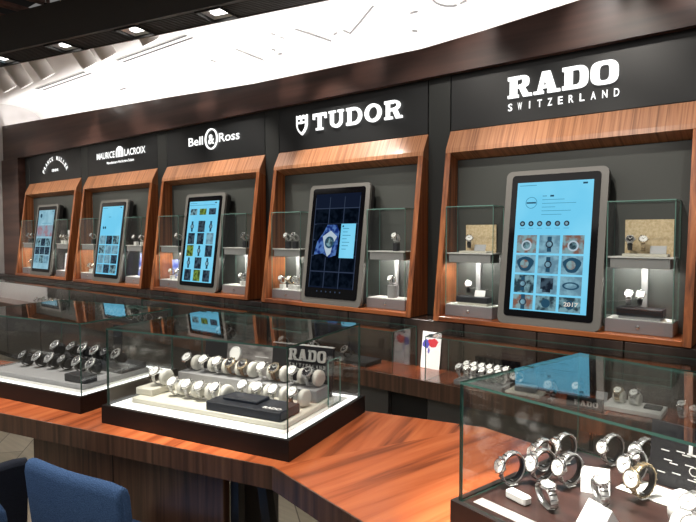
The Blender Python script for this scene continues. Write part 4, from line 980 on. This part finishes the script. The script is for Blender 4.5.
# ------------------------------------------------------------------ chairs
def chair(label, loc, rz, m, top=.80, w=.44):
    t = thing('upholstered_chair', label, 'chair', (loc[0], loc[1], CF), R(rz), None); dzf = -CF
    mb = MB(); n = 10
    # curved backrest: outer face towards -y, wraps slightly forward at both ends
    def ring(u, z, th):
        x = (u-.5)*w; y = -.0+.05*((2*u-1)**2); return [(x, y, z), (x, y+th, z)]
    vs = []; fs = []; zs = [.40, .42, .55, .68, top-.035, top-.012, top, top, top-.012, top-.035, .68, .55, .42, .40]
    th = .048; ys = [0, 0, 0, 0, 0, .006, .018, th-.018, th-.006, th, th, th, th, th]
    for k in range(n+1):
        u = k/n; e = 0.0
        dz = -.012*(abs(2*u-1)**6)
        for z, y in zip(zs, ys):
            vs.append(((u-.5)*w, y+.022*((2*u-1)**2)+(z-.4)*-.10, z+dzf+(dz if z > .6 else 0)))
    m_ = len(zs)
    for k in range(n):
        for j in range(m_): j2 = (j+1) % m_; fs.append([k*m_+j, (k+1)*m_+j, (k+1)*m_+j2, k*m_+j2])
    fs += [list(range(m_)), [n*m_+j for j in range(m_)][::-1]]
    mb.add(vs, fs, m, None, True); ob = mb.obj('backrest', t)
    bv = ob.modifiers.new('bevel', 'BEVEL'); bv.width = .010; bv.segments = 3; bv.limit_method = 'ANGLE'; bv.angle_limit = R(50)
    mb = MB(); mb.box((-w/2+.005, .052, .34+dzf), (w/2-.005, .40, .43+dzf), m, bev=.02); mb.obj('seat', t)
    mb = MB(); mb.tube([(-w/2+.03, .38, .30), (w/2-.03, .38, .30)], .010, 'black_metal'); mb.obj('footrest', t)
    for x in (-w/2+.03, w/2-.03):
        for y in (.07, .38):
            mb = MB(); mb.tube([(x*1.04, y, 0), (x, y, .34+dzf)], .014, 'black_metal'); mb.obj('leg', t)
    return t
ch = (-1.867, .742, 0)
chair('blue fabric chair with its back to the viewer, in front of the counter', (-1.682, .788, 0), 9.2, 'blue')
chair('dark navy chair turned sideways, shade put into its colour, cut off at the left edge', (-2.160, .640, 0), 92, 'shaded', .70, .44)
chair('nearest blue fabric chair, just a corner showing at the lower left', (-1.80, .535, 0), 189, 'blue', .80, .42)
t = thing('round_stool', 'low round black stool under the counter, right of the blue chair', 'stool', (-1.26, .84, CF))
mb = MB(); mb.lathe([(.12, .60-CF), (.145, .61-CF), (.15, .64-CF), (.13, .665-CF), (.02, .67-CF)], 28, 'black_strap'); mb.obj('seat', t)
mb = MB(); mb.lathe([(.02, .02), (.02, .60-CF)], 14, 'black_metal'); mb.obj('pole', t)
mb = MB(); mb.lathe([(.18, 0), (.18, .012), (.02, .02)], 28, 'black_metal'); mb.obj('foot', t)

COUNTER += list(now()-_a)
# ------------------------------------------------------------------ lights
def area(loc, rot, sx, sy, power, col=(1, .96, .90), spread=180):
    l = bpy.data.lights.new('area_light', 'AREA'); l.shape = 'RECTANGLE'; l.size = sx; l.size_y = sy; l.energy = power; l.color = col; l.spread = R(spread)
    o = bpy.data.objects.new('light', l); COL.objects.link(o); o.location = loc; o.rotation_euler = rot; return o
def spot(loc, tgt, power, ang=50, blend=.7, col=(1, .93, .84), rad=.03):
    l = bpy.data.lights.new('spot_light', 'SPOT'); l.energy = power; l.spot_size = R(ang); l.spot_blend = blend; l.color = col; l.shadow_soft_size = rad
    o = bpy.data.objects.new('light', l); COL.objects.link(o); o.location = loc; d = Vector(tgt)-Vector(loc); o.rotation_euler = d.to_track_quat('-Z', 'Y').to_euler(); return o
# cove strip hidden behind the fascia
area((-2.8, 2.78, 2.372), (PI, 0, 0), 8.2, .12, 58, (1, .97, .95))
# downlights along the bulkhead towards the niches and the fascia
for x in (-6.2, -5.2, -4.2, -3.2, -2.3):
    yb = 1.173+.2217*(x+6.97)
    spot((x, yb, 2.72), (x+.15, 2.62, 1.75), 60, 60)
for x in (-1.5, -.75, 0.1): spot((x, 1.75, 2.80), (x+.05, 2.62, 1.8), 42, 60)
for x in (-5.0, -4.3, -3.4, -2.55, -1.95, -1.3, -.75, -.35): spot((x, 2.12, 2.70), (x, 2.62, 2.43), 9, 30, 1.0, (1, .95, .9), .02)
# unseen row of spots, added to brighten the niches
for i in range(5): spot((BR[i]-.55, .55, 2.95), (BR[i]-.56, 2.66, 1.45), 100, 32)
# downlights over the counter
for x, y in [(-2.0, .55), (-1.5, .72), (-1.05, .85), (-.65, .90), (-.25, .75), (.15, .6)]:
    spot((x, y-.05, 2.9), (x, y+.1, 1.0), 62, 42)
spot((-.55, .55, 2.9), (-.24, .90, 1.05), 520, 20)  # narrow unseen spots added to brighten the three counter cases
spot((-1.3, .55, 2.9), (-1.14, .88, 1.05), 210, 17)
spot((-2.0, .30, 2.9), (-1.80, .78, 1.05), 90, 17)
spot((-1.2, .2, 2.9), (-1.452, 2.47, .93), 560, 5.5)  # frontal spots added to brighten the white card and ledge watches
spot((-.9, .3, 2.9), (-1.06, 2.38, .88), 330, 7)
spot((-.4, .3, 2.9), (-.60, 2.38, .86), 130, 9)
# downlights over the ledge
for x in (-5.2, -4.2, -3.2, -2.2, -1.45, -.7): spot((x, 1.9 if x > -2 else 1.173+.2217*(x+6.97), 2.72), (x, 2.40, .84), 34 if x > -2 else 50, 30)
spot((-6.2, .9, 2.9), (-7.05, 1.9, 1.5), 120, 60)  # unseen spot added to brighten the left wall
for x in (-5.5, -3.6): area((x, -.4, 3.05), (R(-10), 0, 0), 1.2, .6, 8)  # soft overhead fill areas, added out of view
# large soft fill light added behind and above the viewer
area((-1.5, -1.2, 3.0), (0, 0, 0), 5, 2.5, 60, (1, .95, .9))
w = bpy.data.worlds.new('World'); SC.world = w; w.use_nodes = True
w.node_tree.nodes['Background'].inputs[0].default_value = (.80, .78, .76, 1); w.node_tree.nodes['Background'].inputs[1].default_value = .22

# bring the counter group to its place before the eye point, then the whole place to metres
EYE = Vector((0, 0, 1.5)); KS = 1.31
for o in COUNTER:
    if o.parent is None: o.location = EYE+(o.location-EYE)*KT; o.scale = o.scale*KT
for o in bpy.data.objects:
    if o.parent is None: o.location = (o.location-Vector((0, 0, GF)))*KS; o.scale = o.scale*KS
for l in bpy.data.lights: l.energy *= KS*KS; 
for l in bpy.data.lights:
    if l.type == 'SPOT': l.shadow_soft_size *= KS

# ------------------------------------------------------------------ camera
cam = bpy.data.cameras.new('camera'); co = bpy.data.objects.new('camera', cam); COL.objects.link(co); SC.camera = co
cam.sensor_width = 36; cam.lens = 570/696*36; cam.clip_start = .05
co.location = (0, 0, (1.5-GF)*KS); co.rotation_euler = (R(90)-math.atan(27.3/570), 0, R(38.6))
SC.view_settings.view_transform = 'Standard'; SC.view_settings.look = 'None'; SC.view_settings.gamma = 1; SC.view_settings.exposure = 0.0
try: SC.cycles.use_denoising = True
except Exception: pass
SC.cycles.max_bounces = 14; SC.cycles.transparent_max_bounces = 40; SC.cycles.glossy_bounces = 6
SC.cycles.caustics_reflective = False
